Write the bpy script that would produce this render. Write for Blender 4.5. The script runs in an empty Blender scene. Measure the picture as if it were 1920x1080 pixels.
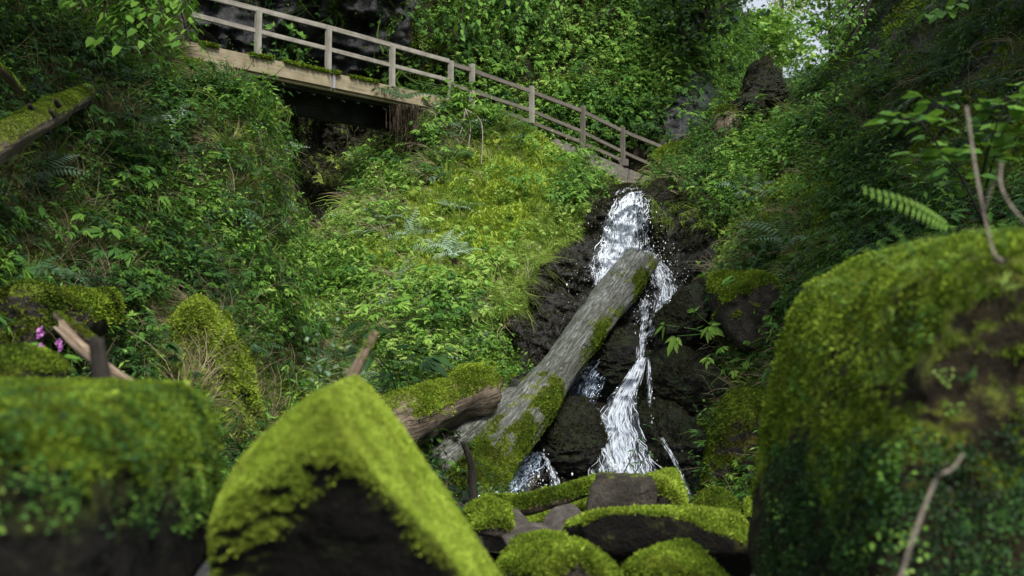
import bpy, bmesh, math, random
import numpy as np
from mathutils import Vector, Matrix

random.seed(5)
rng = np.random.default_rng(11)
sc = bpy.context.scene
COL = sc.collection
R = math.radians

# ------------------------------------------------------------------ camera frame used for measuring the place
CAMZ = 1.62
PITCH = R(4.0)
FPX = 35.0 / 36.0 * 1920.0
cp, sp = math.cos(PITCH), math.sin(PITCH)


def W(px, py, d):
    """world point seen at photo pixel (px, py) at distance d along the view axis"""
    px, py, d = np.broadcast_arrays(np.asarray(px, float), np.asarray(py, float), np.asarray(d, float))
    x = (px - 960.0) / FPX * d
    u = (540.0 - py) / FPX * d
    return np.stack([x, d * cp - u * sp, d * sp + u * cp + CAMZ], -1)


def pix(P):
    P = np.asarray(P, float)
    y, z = P[..., 1], P[..., 2] - CAMZ
    d = y * cp + z * sp
    u = -y * sp + z * cp
    return 960 + P[..., 0] / d * FPX, 540 - u / d * FPX, d


# ------------------------------------------------------------------ numpy noise
def _h(ix, iy, iz, seed):
    n = (ix * 374761393 + iy * 668265263 + iz * 2147483647 + seed * 1274126177) & 0xFFFFFFFF
    n = ((n ^ (n >> 13)) * 1274126177) & 0xFFFFFFFF
    n = ((n ^ (n >> 16)) * 2246822519) & 0xFFFFFFFF
    return ((n ^ (n >> 15)) & 0xFFFF) / 65535.0


def vnoise(P, seed=0):
    i = np.floor(P).astype(np.int64)
    f = P - i
    f = f * f * (3 - 2 * f)
    out = 0
    for dx in (0, 1):
        wx = f[..., 0] if dx else 1 - f[..., 0]
        for dy in (0, 1):
            wy = f[..., 1] if dy else 1 - f[..., 1]
            for dz in (0, 1):
                wz = f[..., 2] if dz else 1 - f[..., 2]
                out = out + wx * wy * wz * _h(i[..., 0] + dx, i[..., 1] + dy, i[..., 2] + dz, seed)
    return out * 2 - 1


def fbm(P, scale=1.0, octv=4, seed=0, ridged=False):
    P = np.asarray(P, float) * scale
    a, s, o = 1.0, 0.0, 0.0
    for k in range(octv):
        n = vnoise(P + 17.3 * k, seed + k)
        if ridged:
            n = 1 - 2 * np.abs(n)
        s = s + a * n
        o += a
        a *= 0.5
        P = P * 2.03
    return s / o


# ------------------------------------------------------------------ objects
def tag(o, label=None, cat=None, group=None, kind=None):
    if label: o['label'] = label
    if cat: o['category'] = cat
    if group: o['group'] = group
    if kind: o['kind'] = kind
    return o


def empty(name, loc=(0, 0, 0)):
    o = bpy.data.objects.new(name, None)
    COL.objects.link(o)
    o.location = Vector([float(v) for v in loc])
    o.empty_display_size = 0.2
    return o


def np_mesh(name, V, F, mat, parent=None, attrs=None, smooth=True, origin=None, uv=None):
    """one mesh object; V world points, F list of uniform index arrays"""
    V = np.asarray(V, float)
    if not isinstance(F, (list, tuple)):
        F = [F]
    F = [np.asarray(f, np.int64) for f in F if len(f)]
    if origin is None:
        origin = np.zeros(3)
    if parent is not None:
        origin = np.array(parent_origin(parent))
    origin = np.asarray(origin, float)
    me = bpy.data.meshes.new(name)
    me.vertices.add(len(V))
    me.vertices.foreach_set('co', (V - origin).astype(np.float32).ravel())
    nl = sum(f.size for f in F)
    npoly = sum(len(f) for f in F)
    me.loops.add(nl)
    idx = np.concatenate([f.ravel() for f in F])
    me.loops.foreach_set('vertex_index', idx.astype(np.int32))
    me.polygons.add(npoly)
    tot = np.concatenate([np.full(len(f), f.shape[1]) for f in F])
    st = np.concatenate([[0], np.cumsum(tot)[:-1]])
    me.polygons.foreach_set('loop_start', st.astype(np.int32))
    me.polygons.foreach_set('use_smooth', np.full(npoly, smooth))
    if attrs:
        for k, v in attrs.items():
            a = me.attributes.new(k, 'FLOAT', 'POINT')
            a.data.foreach_set('value', np.asarray(v, np.float32).ravel())
    if uv is not None:
        l = me.uv_layers.new(name='UVMap')
        l.data.foreach_set('uv', np.asarray(uv, np.float32)[idx].ravel())
    me.update(calc_edges=True)
    me.validate()
    if mat is not None:
        me.materials.append(mat)
    o = bpy.data.objects.new(name, me)
    COL.objects.link(o)
    if parent is not None:
        o.parent = parent
    else:
        o.location = Vector([float(v) for v in origin])
    return o


def parent_origin(p):
    o = np.zeros(3)
    while p is not None:
        o = o + np.array(p.location)
        p = p.parent
    return o


# ------------------------------------------------------------------ materials
def new_mat(name):
    m = bpy.data.materials.new(name)
    m.use_nodes = True
    nt = m.node_tree
    nt.nodes.clear()
    out = nt.nodes.new('ShaderNodeOutputMaterial')
    return m, nt, out


def nd(nt, t, **kw):
    n = nt.nodes.new('ShaderNode' + t)
    for k, v in kw.items():
        if k in n.inputs:
            n.inputs[k].default_value = v
        else:
            setattr(n, k, v)
    return n


def ramp(nt, fac, stops, interp='LINEAR'):
    r = nt.nodes.new('ShaderNodeValToRGB')
    r.color_ramp.interpolation = interp
    e = r.color_ramp.elements
    while len(e) < len(stops):
        e.new(0.5)
    for el, (p, c) in zip(e, stops):
        el.position = p
        el.color = (c[0], c[1], c[2], 1) if len(c) == 3 else c
    if fac is not None:
        nt.links.new(fac, r.inputs[0])
    return r


def mixc(nt, fac, a, b):
    m = nt.nodes.new('ShaderNodeMix')
    m.data_type = 'RGBA'
    for i, v in ((0, fac), (6, a), (7, b)):
        if hasattr(v, 'links'):
            nt.links.new(v, m.inputs[i])
        else:
            m.inputs[i].default_value = v if i == 0 else (*v, 1)
    return m.outputs[2]


def mth(nt, op, a, b=None, clamp=False):
    m = nt.nodes.new('ShaderNodeMath')
    m.operation = op
    m.use_clamp = clamp
    for i, v in ((0, a), (1, b)):
        if v is None: continue
        if hasattr(v, 'links'):
            nt.links.new(v, m.inputs[i])
        else:
            m.inputs[i].default_value = v
    return m.outputs[0]


def noise(nt, vec, scale, detail=5, rough=0.6, dist=0.0):
    n = nd(nt, 'TexNoise', Scale=scale, Detail=detail, Roughness=rough, Distortion=dist)
    nt.links.new(vec, n.inputs['Vector'])
    return n.outputs['Fac']


def attr(nt, name):
    a = nt.nodes.new('ShaderNodeAttribute')
    a.attribute_name = name
    return a.outputs['Fac']


def leaf_mat(name, stops, transl=0.35, rough=0.45, spec=0.4, vary=0.0):
    m, nt, out = new_mat(name)
    r = ramp(nt, attr(nt, 'tint'), stops)
    p = nd(nt, 'BsdfPrincipled', Roughness=rough)
    p.inputs['Specular IOR Level'].default_value = spec
    if vary:
        tc = nd(nt, 'TexCoord').outputs['Object']
        va = ramp(nt, noise(nt, tc, 4.5, 5, 0.65), [(0.47, (0, 0, 0)), (0.66, (1, 1, 1))])
        vb = ramp(nt, noise(nt, tc, 2.1, 4, 0.6), [(0.50, (0, 0, 0)), (0.68, (1, 1, 1))])
        c1 = mixc(nt, mth(nt, 'MULTIPLY', va.outputs[0], vary), r.outputs[0], (0.13, 0.105, 0.02))
        c1 = mixc(nt, mth(nt, 'MULTIPLY', vb.outputs[0], vary * 1.1), c1, (0.05, 0.10, 0.015))
        nt.links.new(c1, p.inputs['Base Color'])
    else:
        nt.links.new(r.outputs[0], p.inputs['Base Color'])
    t = nd(nt, 'BsdfTranslucent')
    br = mixc(nt, 0.5, r.outputs[0], (0.13, 0.25, 0.02))
    nt.links.new(br, t.inputs['Color'])
    mx = nd(nt, 'MixShader')
    mx.inputs[0].default_value = transl
    nt.links.new(p.outputs[0], mx.inputs[1])
    nt.links.new(t.outputs[0], mx.inputs[2])
    nt.links.new(mx.outputs[0], out.inputs[0])
    return m


MOSS = [(0.0, (0.022, 0.034, 0.008)), (0.3, (0.066, 0.108, 0.014)), (0.6, (0.19, 0.285, 0.026)), (1.0, (0.43, 0.56, 0.08))]
GREEN = [(0.0, (0.012, 0.030, 0.014)), (0.25, (0.032, 0.085, 0.026)), (0.5, (0.080, 0.20, 0.036)), (0.75, (0.20, 0.39, 0.055)), (1.0, (0.40, 0.57, 0.14))]
M = {}
M['leaf'] = leaf_mat('leaf_green', GREEN, 0.38, 0.5, 0.16)
M['fern'] = leaf_mat('fern_green', [(0, (0.02, 0.06, 0.03)), (0.5, (0.06, 0.14, 0.06)), (1, (0.34, 0.48, 0.34))], 0.3, 0.5, 0.25)
M['grass'] = leaf_mat('grass_blade', [(0, (0.02, 0.045, 0.012)), (0.4, (0.07, 0.13, 0.026)), (0.7, (0.19, 0.30, 0.05)), (1, (0.38, 0.50, 0.11))], 0.4, 0.6, 0.12)
M['straw'] = leaf_mat('dry_grass', [(0, (0.07, 0.05, 0.03)), (0.5, (0.19, 0.15, 0.085)), (1, (0.38, 0.33, 0.21))], 0.2, 0.7, 0.2)
M['moss'] = leaf_mat('moss_tuft', MOSS, 0.22, 0.9, 0.03, 0.42)
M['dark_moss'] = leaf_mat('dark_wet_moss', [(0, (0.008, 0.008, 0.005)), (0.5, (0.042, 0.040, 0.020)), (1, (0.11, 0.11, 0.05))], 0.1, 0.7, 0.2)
M['petal'] = leaf_mat('petal_violet', [(0, (0.30, 0.06, 0.32)), (1, (0.62, 0.25, 0.62))], 0.3, 0.5, 0.2)
M['needle'] = leaf_mat('needle_green', [(0, (0.010, 0.026, 0.014)), (0.5, (0.03, 0.065, 0.03)), (1, (0.10, 0.15, 0.06))], 0.25, 0.6, 0.2)
M['sunleaf'] = leaf_mat('sunlit_leaf', [(0, (0.20, 0.22, 0.05)), (0.5, (0.42, 0.40, 0.12)), (1, (0.65, 0.60, 0.28))], 0.45, 0.6, 0.2)


def ground_mat():
    """moss, wet rock and soil mixed by painted attributes moss / rock / pale"""
    m, nt, out = new_mat('gorge_ground')
    tc = nd(nt, 'TexCoord').outputs['Object']
    n1 = noise(nt, tc, 1.3, 6, 0.65)
    n2 = noise(nt, tc, 7.0, 6, 0.7)
    n3 = noise(nt, tc, 34.0, 4, 0.7)
    v = nd(nt, 'TexVoronoi', Scale=5.0)
    v.feature = 'DISTANCE_TO_EDGE'
    nt.links.new(tc, v.inputs['Vector'])
    soil = ramp(nt, n2, [(0.3, (0.006, 0.005, 0.003)), (0.55, (0.020, 0.015, 0.008)), (0.8, (0.05, 0.037, 0.02))])
    rockd = ramp(nt, n2, [(0.28, (0.004, 0.004, 0.004)), (0.5, (0.017, 0.0155, 0.014)), (0.72, (0.055, 0.05, 0.045)), (0.85, (0.11, 0.105, 0.10))])
    rockp = ramp(nt, n2, [(0.25, (0.012, 0.014, 0.016)), (0.5, (0.035, 0.039, 0.044)), (0.8, (0.12, 0.128, 0.14))])
    rock = mixc(nt, attr(nt, 'pale'), rockd.outputs[0], rockp.outputs[0])
    mn = mth(nt, 'ADD', mth(nt, 'MULTIPLY', n2, 0.6), mth(nt, 'MULTIPLY', n3, 0.4))
    mossc = ramp(nt, mn, [(0.28, (0.022, 0.024, 0.004)), (0.45, (0.09, 0.11, 0.014)), (0.58, (0.20, 0.24, 0.026)), (0.72, (0.34, 0.38, 0.06))])
    mossb = ramp(nt, mn, [(0.28, (0.018, 0.016, 0.004)), (0.5, (0.10, 0.095, 0.015)), (0.72, (0.22, 0.20, 0.035))])
    mosscol = mixc(nt, ramp(nt, n1, [(0.42, (0, 0, 0)), (0.62, (1, 1, 1))]).outputs[0], mossc.outputs[0], mossb.outputs[0])
    rf = ramp(nt, mth(nt, 'ADD', attr(nt, 'rock'), mth(nt, 'MULTIPLY', mth(nt, 'SUBTRACT', n2, 0.5), 0.9)), [(0.42, (0, 0, 0)), (0.58, (1, 1, 1))])
    mf = ramp(nt, mth(nt, 'ADD', attr(nt, 'moss'), mth(nt, 'MULTIPLY', mth(nt, 'SUBTRACT', n2, 0.5), 1.2)), [(0.40, (0, 0, 0)), (0.6, (1, 1, 1))])
    c = mixc(nt, rf.outputs[0], soil.outputs[0], rock)
    c = mixc(nt, mf.outputs[0], c, mosscol)
    p = nd(nt, 'BsdfPrincipled')
    nt.links.new(c, p.inputs['Base Color'])
    wet = mth(nt, 'MULTIPLY', rf.outputs[0], mth(nt, 'SUBTRACT', 1.0, mf.outputs[0]))
    rough = mth(nt, 'SUBTRACT', 0.95, mth(nt, 'MULTIPLY', wet, mth(nt, 'ADD', 0.35, mth(nt, 'MULTIPLY', n3, 0.35))))
    nt.links.new(rough, p.inputs['Roughness'])
    p.inputs['Specular IOR Level'].default_value = 0.35
    b = nd(nt, 'Bump', Strength=0.9, Distance=0.06)
    hh = mth(nt, 'ADD', mth(nt, 'MULTIPLY', n2, 1.0), mth(nt, 'MULTIPLY', n3, 0.45))
    hh = mth(nt, 'ADD', hh, mth(nt, 'MULTIPLY', v.outputs['Distance'], 0.5))
    nt.links.new(hh, b.inputs['Height'])
    nt.links.new(b.outputs[0], p.inputs['Normal'])
    nt.links.new(p.outputs[0], out.inputs[0])
    return m


def rock_mat(name, dark, mid, light, rough=0.6, moss_b=1.0, mossstops=None, thresh=0.45, soft=0.09):
    m, nt, out = new_mat(name)
    tc = nd(nt, 'TexCoord').outputs['Object']
    n0 = noise(nt, tc, 2.2, 5, 0.6)
    n2 = noise(nt, tc, 8.0, 7, 0.7)
    n3 = noise(nt, tc, 45.0, 4, 0.7)
    rc = ramp(nt, n2, [(0.3, dark), (0.52, mid), (0.75, light)])
    mn = mth(nt, 'ADD', mth(nt, 'MULTIPLY', n2, 0.55), mth(nt, 'MULTIPLY', n3, 0.45))
    s = mossstops or [(0.30, (0.02 * moss_b, 0.024 * moss_b, 0.004)), (0.45, (0.075 * moss_b, 0.088 * moss_b, 0.009)),
                      (0.58, (0.155 * moss_b, 0.225 * moss_b, 0.022)), (0.72, (0.33 * moss_b, 0.38 * moss_b, 0.05))]
    mc = ramp(nt, mn, s)
    mb = ramp(nt, mn, [(0.3, (0.02, 0.016, 0.005)), (0.7, (0.16 * moss_b, 0.12 * moss_b, 0.025))])
    mcol = mixc(nt, ramp(nt, n0, [(0.5, (0, 0, 0)), (0.68, (1, 1, 1))]).outputs[0], mc.outputs[0], mb.outputs[0])
    mf = ramp(nt, mth(nt, 'ADD', attr(nt, 'moss'), mth(nt, 'MULTIPLY', mth(nt, 'SUBTRACT', n2, 0.5), 1.1)), [(max(.02, thresh - soft), (0, 0, 0)), (thresh + soft, (1, 1, 1))])
    p = nd(nt, 'BsdfPrincipled')
    nt.links.new(mixc(nt, mf.outputs[0], rc.outputs[0], mcol), p.inputs['Base Color'])
    rr = mth(nt, 'ADD', rough, mth(nt, 'MULTIPLY', mf.outputs[0], 0.95 - rough))
    nt.links.new(rr, p.inputs['Roughness'])
    p.inputs['Specular IOR Level'].default_value = 0.3
    b = nd(nt, 'Bump', Strength=1.0, Distance=0.07)
    nt.links.new(mth(nt, 'ADD', n2, mth(nt, 'MULTIPLY', n3, 0.6)), b.inputs['Height'])
    nt.links.new(b.outputs[0], p.inputs['Normal'])
    nt.links.new(p.outputs[0], out.inputs[0])
    return m


def wood_mat(name, cols, axis_scale=(14, 14, 0.9), rough=0.7, moss=False, bumpd=0.01):
    """long grain along local Z, optional painted moss"""
    m, nt, out = new_mat(name)
    tc = nd(nt, 'TexCoord').outputs['Object']
    mp = nd(nt, 'Mapping')
    mp.inputs['Scale'].default_value = axis_scale
    nt.links.new(tc, mp.inputs['Vector'])
    g = noise(nt, mp.outputs[0], 1.0, 7, 0.7, 0.4)
    n2 = noise(nt, tc, 3.5, 6, 0.65)
    f = mth(nt, 'ADD', mth(nt, 'MULTIPLY', g, 0.5), mth(nt, 'MULTIPLY', n2, 0.5))
    c = ramp(nt, f, [(0.36, cols[0]), (0.49, cols[1]), (0.60, cols[2])]).outputs[0]
    p = nd(nt, 'BsdfPrincipled', Roughness=rough)
    if moss:
        n3 = noise(nt, tc, 40.0, 4, 0.7)
        n4 = noise(nt, tc, 9.0, 6, 0.7)
        mc = ramp(nt, mth(nt, 'ADD', mth(nt, 'MULTIPLY', n4, 0.5), mth(nt, 'MULTIPLY', n3, 0.5)),
                  [(0.3, (0.018, 0.024, 0.006)), (0.45, (0.07, 0.085, 0.012)), (0.58, (0.15, 0.18, 0.016)), (0.72, (0.27, 0.30, 0.03))])
        mf = ramp(nt, mth(nt, 'ADD', attr(nt, 'moss'), mth(nt, 'MULTIPLY', mth(nt, 'SUBTRACT', n4, 0.5), 1.3)), [(0.42, (0, 0, 0)), (0.58, (1, 1, 1))])
        c = mixc(nt, mf.outputs[0], c, mc.outputs[0])
        nt.links.new(mth(nt, 'ADD', rough, mth(nt, 'MULTIPLY', mf.outputs[0], 0.95 - rough)), p.inputs['Roughness'])
    nt.links.new(c, p.inputs['Base Color'])
    mp2 = nd(nt, 'Mapping')
    mp2.inputs['Scale'].default_value = (axis_scale[0] * 2.6, axis_scale[1] * 2.6, axis_scale[2] * 1.2)
    nt.links.new(tc, mp2.inputs['Vector'])
    g2 = noise(nt, mp2.outputs[0], 1.0, 4, 0.6, 0.6)
    crack = ramp(nt, g2, [(0.40, (0, 0, 0)), (0.50, (1, 1, 1))])
    c = mixc(nt, mth(nt, 'MULTIPLY', mth(nt, 'SUBTRACT', 1.0, crack.outputs[0]), 0.55), c, cols[0]) if not moss else c
    if moss:
        cc = mixc(nt, mth(nt, 'MULTIPLY', mth(nt, 'MULTIPLY', mth(nt, 'SUBTRACT', 1.0, crack.outputs[0]), mth(nt, 'SUBTRACT', 1.0, mf.outputs[0])), 0.55), c, cols[0])
        nt.links.new(cc, p.inputs['Base Color'])
    else:
        nt.links.new(c, p.inputs['Base Color'])
    f = mth(nt, 'ADD', f, mth(nt, 'MULTIPLY', crack.outputs[0], 0.6))
    b = nd(nt, 'Bump', Strength=0.8, Distance=bumpd)
    nt.links.new(f, b.inputs['Height'])
    nt.links.new(b.outputs[0], p.inputs['Normal'])
    nt.links.new(p.outputs[0], out.inputs[0])
    return m


M['ground'] = ground_mat()
M['rock'] = rock_mat('mossy_rock', (0.012, 0.010, 0.008), (0.05, 0.042, 0.033), (0.13, 0.11, 0.09), 0.7)
M['rock_fore'] = rock_mat('foreground_rock', (0.002, 0.0015, 0.001), (0.006, 0.005, 0.003), (0.022, 0.018, 0.012), 0.95, 1.0, None, 0.45, 0.4)  # near black, so the shade under the pointed boulder sits in the colour
M['rock_brown'] = rock_mat('brown_earthy_rock', (0.008, 0.006, 0.003), (0.032, 0.024, 0.010), (0.09, 0.068, 0.024), 0.9, 1.0)
M['rock_wet'] = rock_mat('wet_rock', (0.004, 0.004, 0.004), (0.022, 0.020, 0.018), (0.11, 0.105, 0.098), 0.34, 0.22)
M['rock_grey'] = rock_mat('grey_stone', (0.04, 0.035, 0.03), (0.13, 0.115, 0.10), (0.27, 0.25, 0.23), 0.6)
M['log'] = wood_mat('bare_wet_log', ((0.06, 0.065, 0.052), (0.135, 0.145, 0.122), (0.26, 0.266, 0.262)), (26, 26, 3.0), 0.34, True, 0.06)
M['log_brown'] = wood_mat('rotten_log', ((0.02, 0.015, 0.01), (0.10, 0.075, 0.05), (0.24, 0.19, 0.14)), (10, 10, 0.9), 0.8, True, 0.03)
M['bark'] = wood_mat('dark_bark', ((0.006, 0.005, 0.004), (0.022, 0.017, 0.012), (0.055, 0.045, 0.033)), (12, 12, 2.0), 0.9, False, 0.02)
M['twig'] = wood_mat('pale_twig', ((0.10, 0.08, 0.055), (0.22, 0.19, 0.15), (0.36, 0.33, 0.28)), (20, 20, 3), 0.7)
M['split'] = wood_mat('split_wood', ((0.10, 0.07, 0.045), (0.26, 0.19, 0.13), (0.42, 0.34, 0.26)), (20, 20, 1.5), 0.7)
M['root'] = wood_mat('hanging_root', ((0.02, 0.013, 0.008), (0.075, 0.05, 0.03), (0.16, 0.12, 0.08)), (20, 20, 2), 0.8)


def board_mat(name, cols, rough=0.75):
    m, nt, out = new_mat(name)
    tc = nd(nt, 'TexCoord').outputs['Object']
    mp = nd(nt, 'Mapping')
    mp.inputs['Scale'].default_value = (1.2, 30, 30)
    nt.links.new(tc, mp.inputs['Vector'])
    g = noise(nt, mp.outputs[0], 1.0, 6, 0.7, 0.3)
    n2 = noise(nt, tc, 2.5, 6, 0.7)
    f = mth(nt, 'ADD', mth(nt, 'MULTIPLY', g, 0.5), mth(nt, 'MULTIPLY', n2, 0.5))
    c = ramp(nt, f, [(0.33, cols[0]), (0.5, cols[1]), (0.66, cols[2])])
    p = nd(nt, 'BsdfPrincipled', Roughness=rough)
    nt.links.new(c.outputs[0], p.inputs['Base Color'])
    b = nd(nt, 'Bump', Strength=0.6, Distance=0.006)
    nt.links.new(f, b.inputs['Height'])
    nt.links.new(b.outputs[0], p.inputs['Normal'])
    nt.links.new(p.outputs[0], out.inputs[0])
    return m


M['rail'] = board_mat('weathered_rail', ((0.09, 0.085, 0.07), (0.27, 0.25, 0.215), (0.44, 0.42, 0.375)))
M['post'] = board_mat('weathered_post', ((0.11, 0.105, 0.085), (0.28, 0.27, 0.23), (0.44, 0.43, 0.38)))
M['greyrail'] = board_mat('grey_rail', ((0.05, 0.045, 0.035), (0.13, 0.115, 0.095), (0.22, 0.20, 0.17)))
M['fascia'] = board_mat('stained_fascia', ((0.12, 0.095, 0.055), (0.30, 0.25, 0.165), (0.42, 0.37, 0.27)))
M['steel'] = board_mat('dark_steel', ((0.008, 0.008, 0.009), (0.020, 0.020, 0.022), (0.07, 0.07, 0.075)), 0.6)
M['zinc'] = board_mat('zinc_strip', ((0.25, 0.25, 0.26), (0.36, 0.36, 0.38), (0.48, 0.48, 0.5)), 0.5)
M['concrete'] = board_mat('old_concrete', ((0.07, 0.065, 0.055), (0.16, 0.15, 0.13), (0.25, 0.24, 0.21)), 0.85)


def water_mat(name, lo, hi, sx, sy, tintc=(0.80, 0.87, 0.97)):
    """white water over a clear film, streaked along the flow (UV y)"""
    m, nt, out = new_mat(name)
    uv = nd(nt, 'TexCoord').outputs['UV']
    mp = nd(nt, 'Mapping')
    mp.inputs['Scale'].default_value = (sx, sy, 1)
    nt.links.new(uv, mp.inputs['Vector'])
    n1 = noise(nt, mp.outputs[0], 1.0, 6, 0.65, 1.0)
    n2 = noise(nt, uv, 9.0, 4, 0.7, 0.6)
    f = mth(nt, 'ADD', mth(nt, 'MULTIPLY', n1, 0.62), mth(nt, 'MULTIPLY', n2, 0.38))
    f = mth(nt, 'ADD', f, attr(nt, 'foam'))
    a = ramp(nt, f, [(lo, (0.04, 0.04, 0.04)), (hi, (1, 1, 1))])
    p = nd(nt, 'BsdfPrincipled', Roughness=0.25)
    p.inputs['Base Color'].default_value = (*tintc, 1)
    p.inputs['Specular IOR Level'].default_value = 0.5
    gl = nd(nt, 'BsdfGlossy', Roughness=0.12)
    gl.inputs['Color'].default_value = (0.8, 0.9, 1, 1)
    tr = nd(nt, 'BsdfTransparent')
    film = nd(nt, 'MixShader')
    film.inputs[0].default_value = 0.09
    nt.links.new(tr.outputs[0], film.inputs[1])
    nt.links.new(gl.outputs[0], film.inputs[2])
    mx = nd(nt, 'MixShader')
    nt.links.new(a.outputs[0], mx.inputs[0])
    nt.links.new(film.outputs[0], mx.inputs[1])
    nt.links.new(p.outputs[0], mx.inputs[2])
    b = nd(nt, 'Bump', Strength=0.5, Distance=0.012)
    nt.links.new(f, b.inputs['Height'])
    nt.links.new(b.outputs[0], p.inputs['Normal'])
    nt.links.new(b.outputs[0], gl.inputs['Normal'])
    nt.links.new(mx.outputs[0], out.inputs[0])
    return m


M['foam'] = water_mat('white_water', 0.46, 0.64, 30.0, 3.4)
M['veil'] = water_mat('blue_veil_water', 0.50, 0.72, 9.0, 2.0, (0.55, 0.68, 0.88))
mm, nt, out = new_mat('water_drop')
p = nd(nt, 'BsdfPrincipled', Roughness=0.15)
p.inputs['Base Color'].default_value = (0.85, 0.9, 0.97, 1)
nt.links.new(p.outputs[0], out.inputs[0])
M['drop'] = mm
mm, nt, out = new_mat('stream_water')
p = nd(nt, 'BsdfPrincipled', Roughness=0.08)
p.inputs['Base Color'].default_value = (0.02, 0.022, 0.018, 1)
tc = nd(nt, 'TexCoord').outputs['Object']
b = nd(nt, 'Bump', Strength=0.4, Distance=0.05)
nt.links.new(noise(nt, tc, 5.0, 4, 0.6), b.inputs['Height'])
nt.links.new(b.outputs[0], p.inputs['Normal'])
nt.links.new(p.outputs[0], out.inputs[0])
M['water'] = mm


# ------------------------------------------------------------------ plane helpers
def inside(poly, px, py):
    poly = np.asarray(poly, float)
    r = np.zeros(np.shape(px), bool)
    x0, y0 = poly[-1]
    for x1, y1 in poly:
        c = ((y1 > py) != (y0 > py)) & (px < (x0 - x1) * (py - y1) / (y0 - y1 + 1e-12) + x1)
        r ^= c
        x0, y0 = x1, y1
    return r


def tps_fit(pts, smooth=1e-3):
    pts = np.asarray(pts, float)
    X = pts[:, :2] / 1000.0
    y = np.log(pts[:, 2])
    n = len(X)
    r = np.linalg.norm(X[:, None] - X[None], axis=-1)
    K = np.where(r > 0, r * r * np.log(r + 1e-12), 0) + smooth * np.eye(n)
    Pm = np.c_[np.ones(n), X]
    A = np.zeros((n + 3, n + 3))
    A[:n, :n] = K
    A[:n, n:] = Pm
    A[n:, :n] = Pm.T
    s = np.linalg.solve(A, np.r_[y, 0, 0, 0])

    def f(px, py):
        sh = np.shape(px)
        Q = np.stack([np.ravel(px), np.ravel(py)], -1) / 1000.0
        o = np.empty(len(Q))
        for i in range(0, len(Q), 20000):
            q = Q[i:i + 20000]
            rr = np.linalg.norm(q[:, None] - X[None], axis=-1)
            o[i:i + 20000] = np.where(rr > 0, rr * rr * np.log(rr + 1e-12), 0) @ s[:n] + s[n] + q @ s[n + 1:]
        return np.exp(o).reshape(sh)
    return f


# ------------------------------------------------------------------ the banks and the head wall (one relief, built in the round)
CP = [(-500, 900, 5.5), (-500, 500, 6.5), (-500, 0, 8.5), (-500, -300, 10),
      (0, 1000, 6.5), (0, 850, 7.3), (0, 700, 8.2), (0, 550, 8.8), (0, 400, 9.6), (0, 250, 10.5), (0, 100, 11.7), (0, -200, 13.5),
      (200, 1000, 7.5), (200, 800, 8.8), (200, 650, 9.7), (200, 500, 10.5), (200, 350, 11.6), (200, 200, 12.8), (200, 50, 14.2), (200, -200, 15.6),
      (380, 820, 9.2), (390, 660, 10.1), (330, 560, 11.2), (450, 770, 10.3),
      (350, 450, 12.1), (350, 300, 13.5), (350, 180, 15.0), (350, 100, 16.1), (350, -100, 17.5),
      (470, 650, 11.8), (480, 500, 13.0), (490, 350, 14.4), (490, 250, 15.3), (490, 170, 16.4),
      (560, 650, 14), (560, 500, 16.5), (548, 400, 18.5), (565, 300, 22), (600, 250, 24), (680, 240, 24.5), (620, 330, 22.6), (600, 430, 19.2),
      (520, 780, 12), (620, 760, 12.5), (560, 900, 10.8), (600, 1000, 9.4),
      (660, 420, 18.0), (660, 550, 16), (680, 680, 13.9), (700, 330, 20.6), (730, 260, 22), (765, 280, 20.4), (820, 220, 20.6), (820, 330, 19.0),
      (800, 450, 17), (800, 560, 15.3), (800, 680, 13.6), (800, 780, 12.4), (900, 230, 21), (900, 280, 19.9), (900, 400, 17.6), (900, 520, 15.8), (900, 640, 14.3),
      (1000, 235, 21.4), (1000, 330, 18.8), (1020, 430, 17), (960, 560, 15.2), (1060, 292, 21.5), (1100, 325, 20.3), (1120, 370, 18.2), (1170, 342, 21.4),
      (1080, 450, 17.0), (1050, 550, 15.9), (1000, 650, 14.7), (970, 750, 13.6), (900, 800, 12.7), (1180, 355, 18.2), (1180, 470, 16.9), (1230, 480, 16.9),
      (1150, 600, 15.6), (1150, 700, 14.8), (1150, 800, 14.1), (1150, 900, 13.3), (1150, 1000, 11.6), (1000, 900, 12.8), (850, 900, 11.4), (1000, 1000, 10),
      (1260, 360, 18), (1260, 450, 17), (1280, 580, 15.4), (1280, 700, 14.3), (1300, 850, 13.0), (1300, 1000, 11),
      (1250, 325, 20), (1330, 270, 19.8), (1350, 380, 17.2), (1370, 480, 15.8), (1400, 580, 14.2), (1400, 700, 13.2), (1420, 850, 12.0), (1430, 220, 20),
      (1450, 320, 17.3), (1500, 420, 15), (1520, 560, 13), (1500, 1000, 9.5),
      (1550, 150, 20.5), (1560, 280, 16.5), (1600, 380, 14.3), (1650, 520, 11.5), (1700, 700, 9.5), (1750, 900, 8), (1650, 100, 18.5), (1650, 250, 15.8),
      (1750, 0, 17.5), (1750, 200, 14.3), (1750, 350, 12), (1900, 0, 14.5), (1900, 200, 11.8), (1900, 400, 9.5), (1900, 600, 8), (1900, 900, 6.5),
      (1750, -300, 20), (2000, -300, 16), (2400, -300, 11), (2400, 300, 8), (2400, 900, 5.5)]
depth_fit = tps_fit(CP, 2e-4)
CRX = [-500, 300, 328, 345, 420, 480, 505, 540, 700, 760, 850, 950, 1000, 1050, 1110, 1165, 1215, 1260, 1310, 1370, 1450, 1520, 1570, 1610, 1660, 1720, 2450]
CRY = [-300, -260, 20, 105, 125, 150, 185, 212, 215, 205, 195, 225, 244, 282, 316, 344, 344, 322, 275, 235, 200, 150, 95, 40, -60, -260, -300]
GC, GR, GE = 560, 330, 14
gx = np.linspace(-500, 2450, GC)
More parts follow.
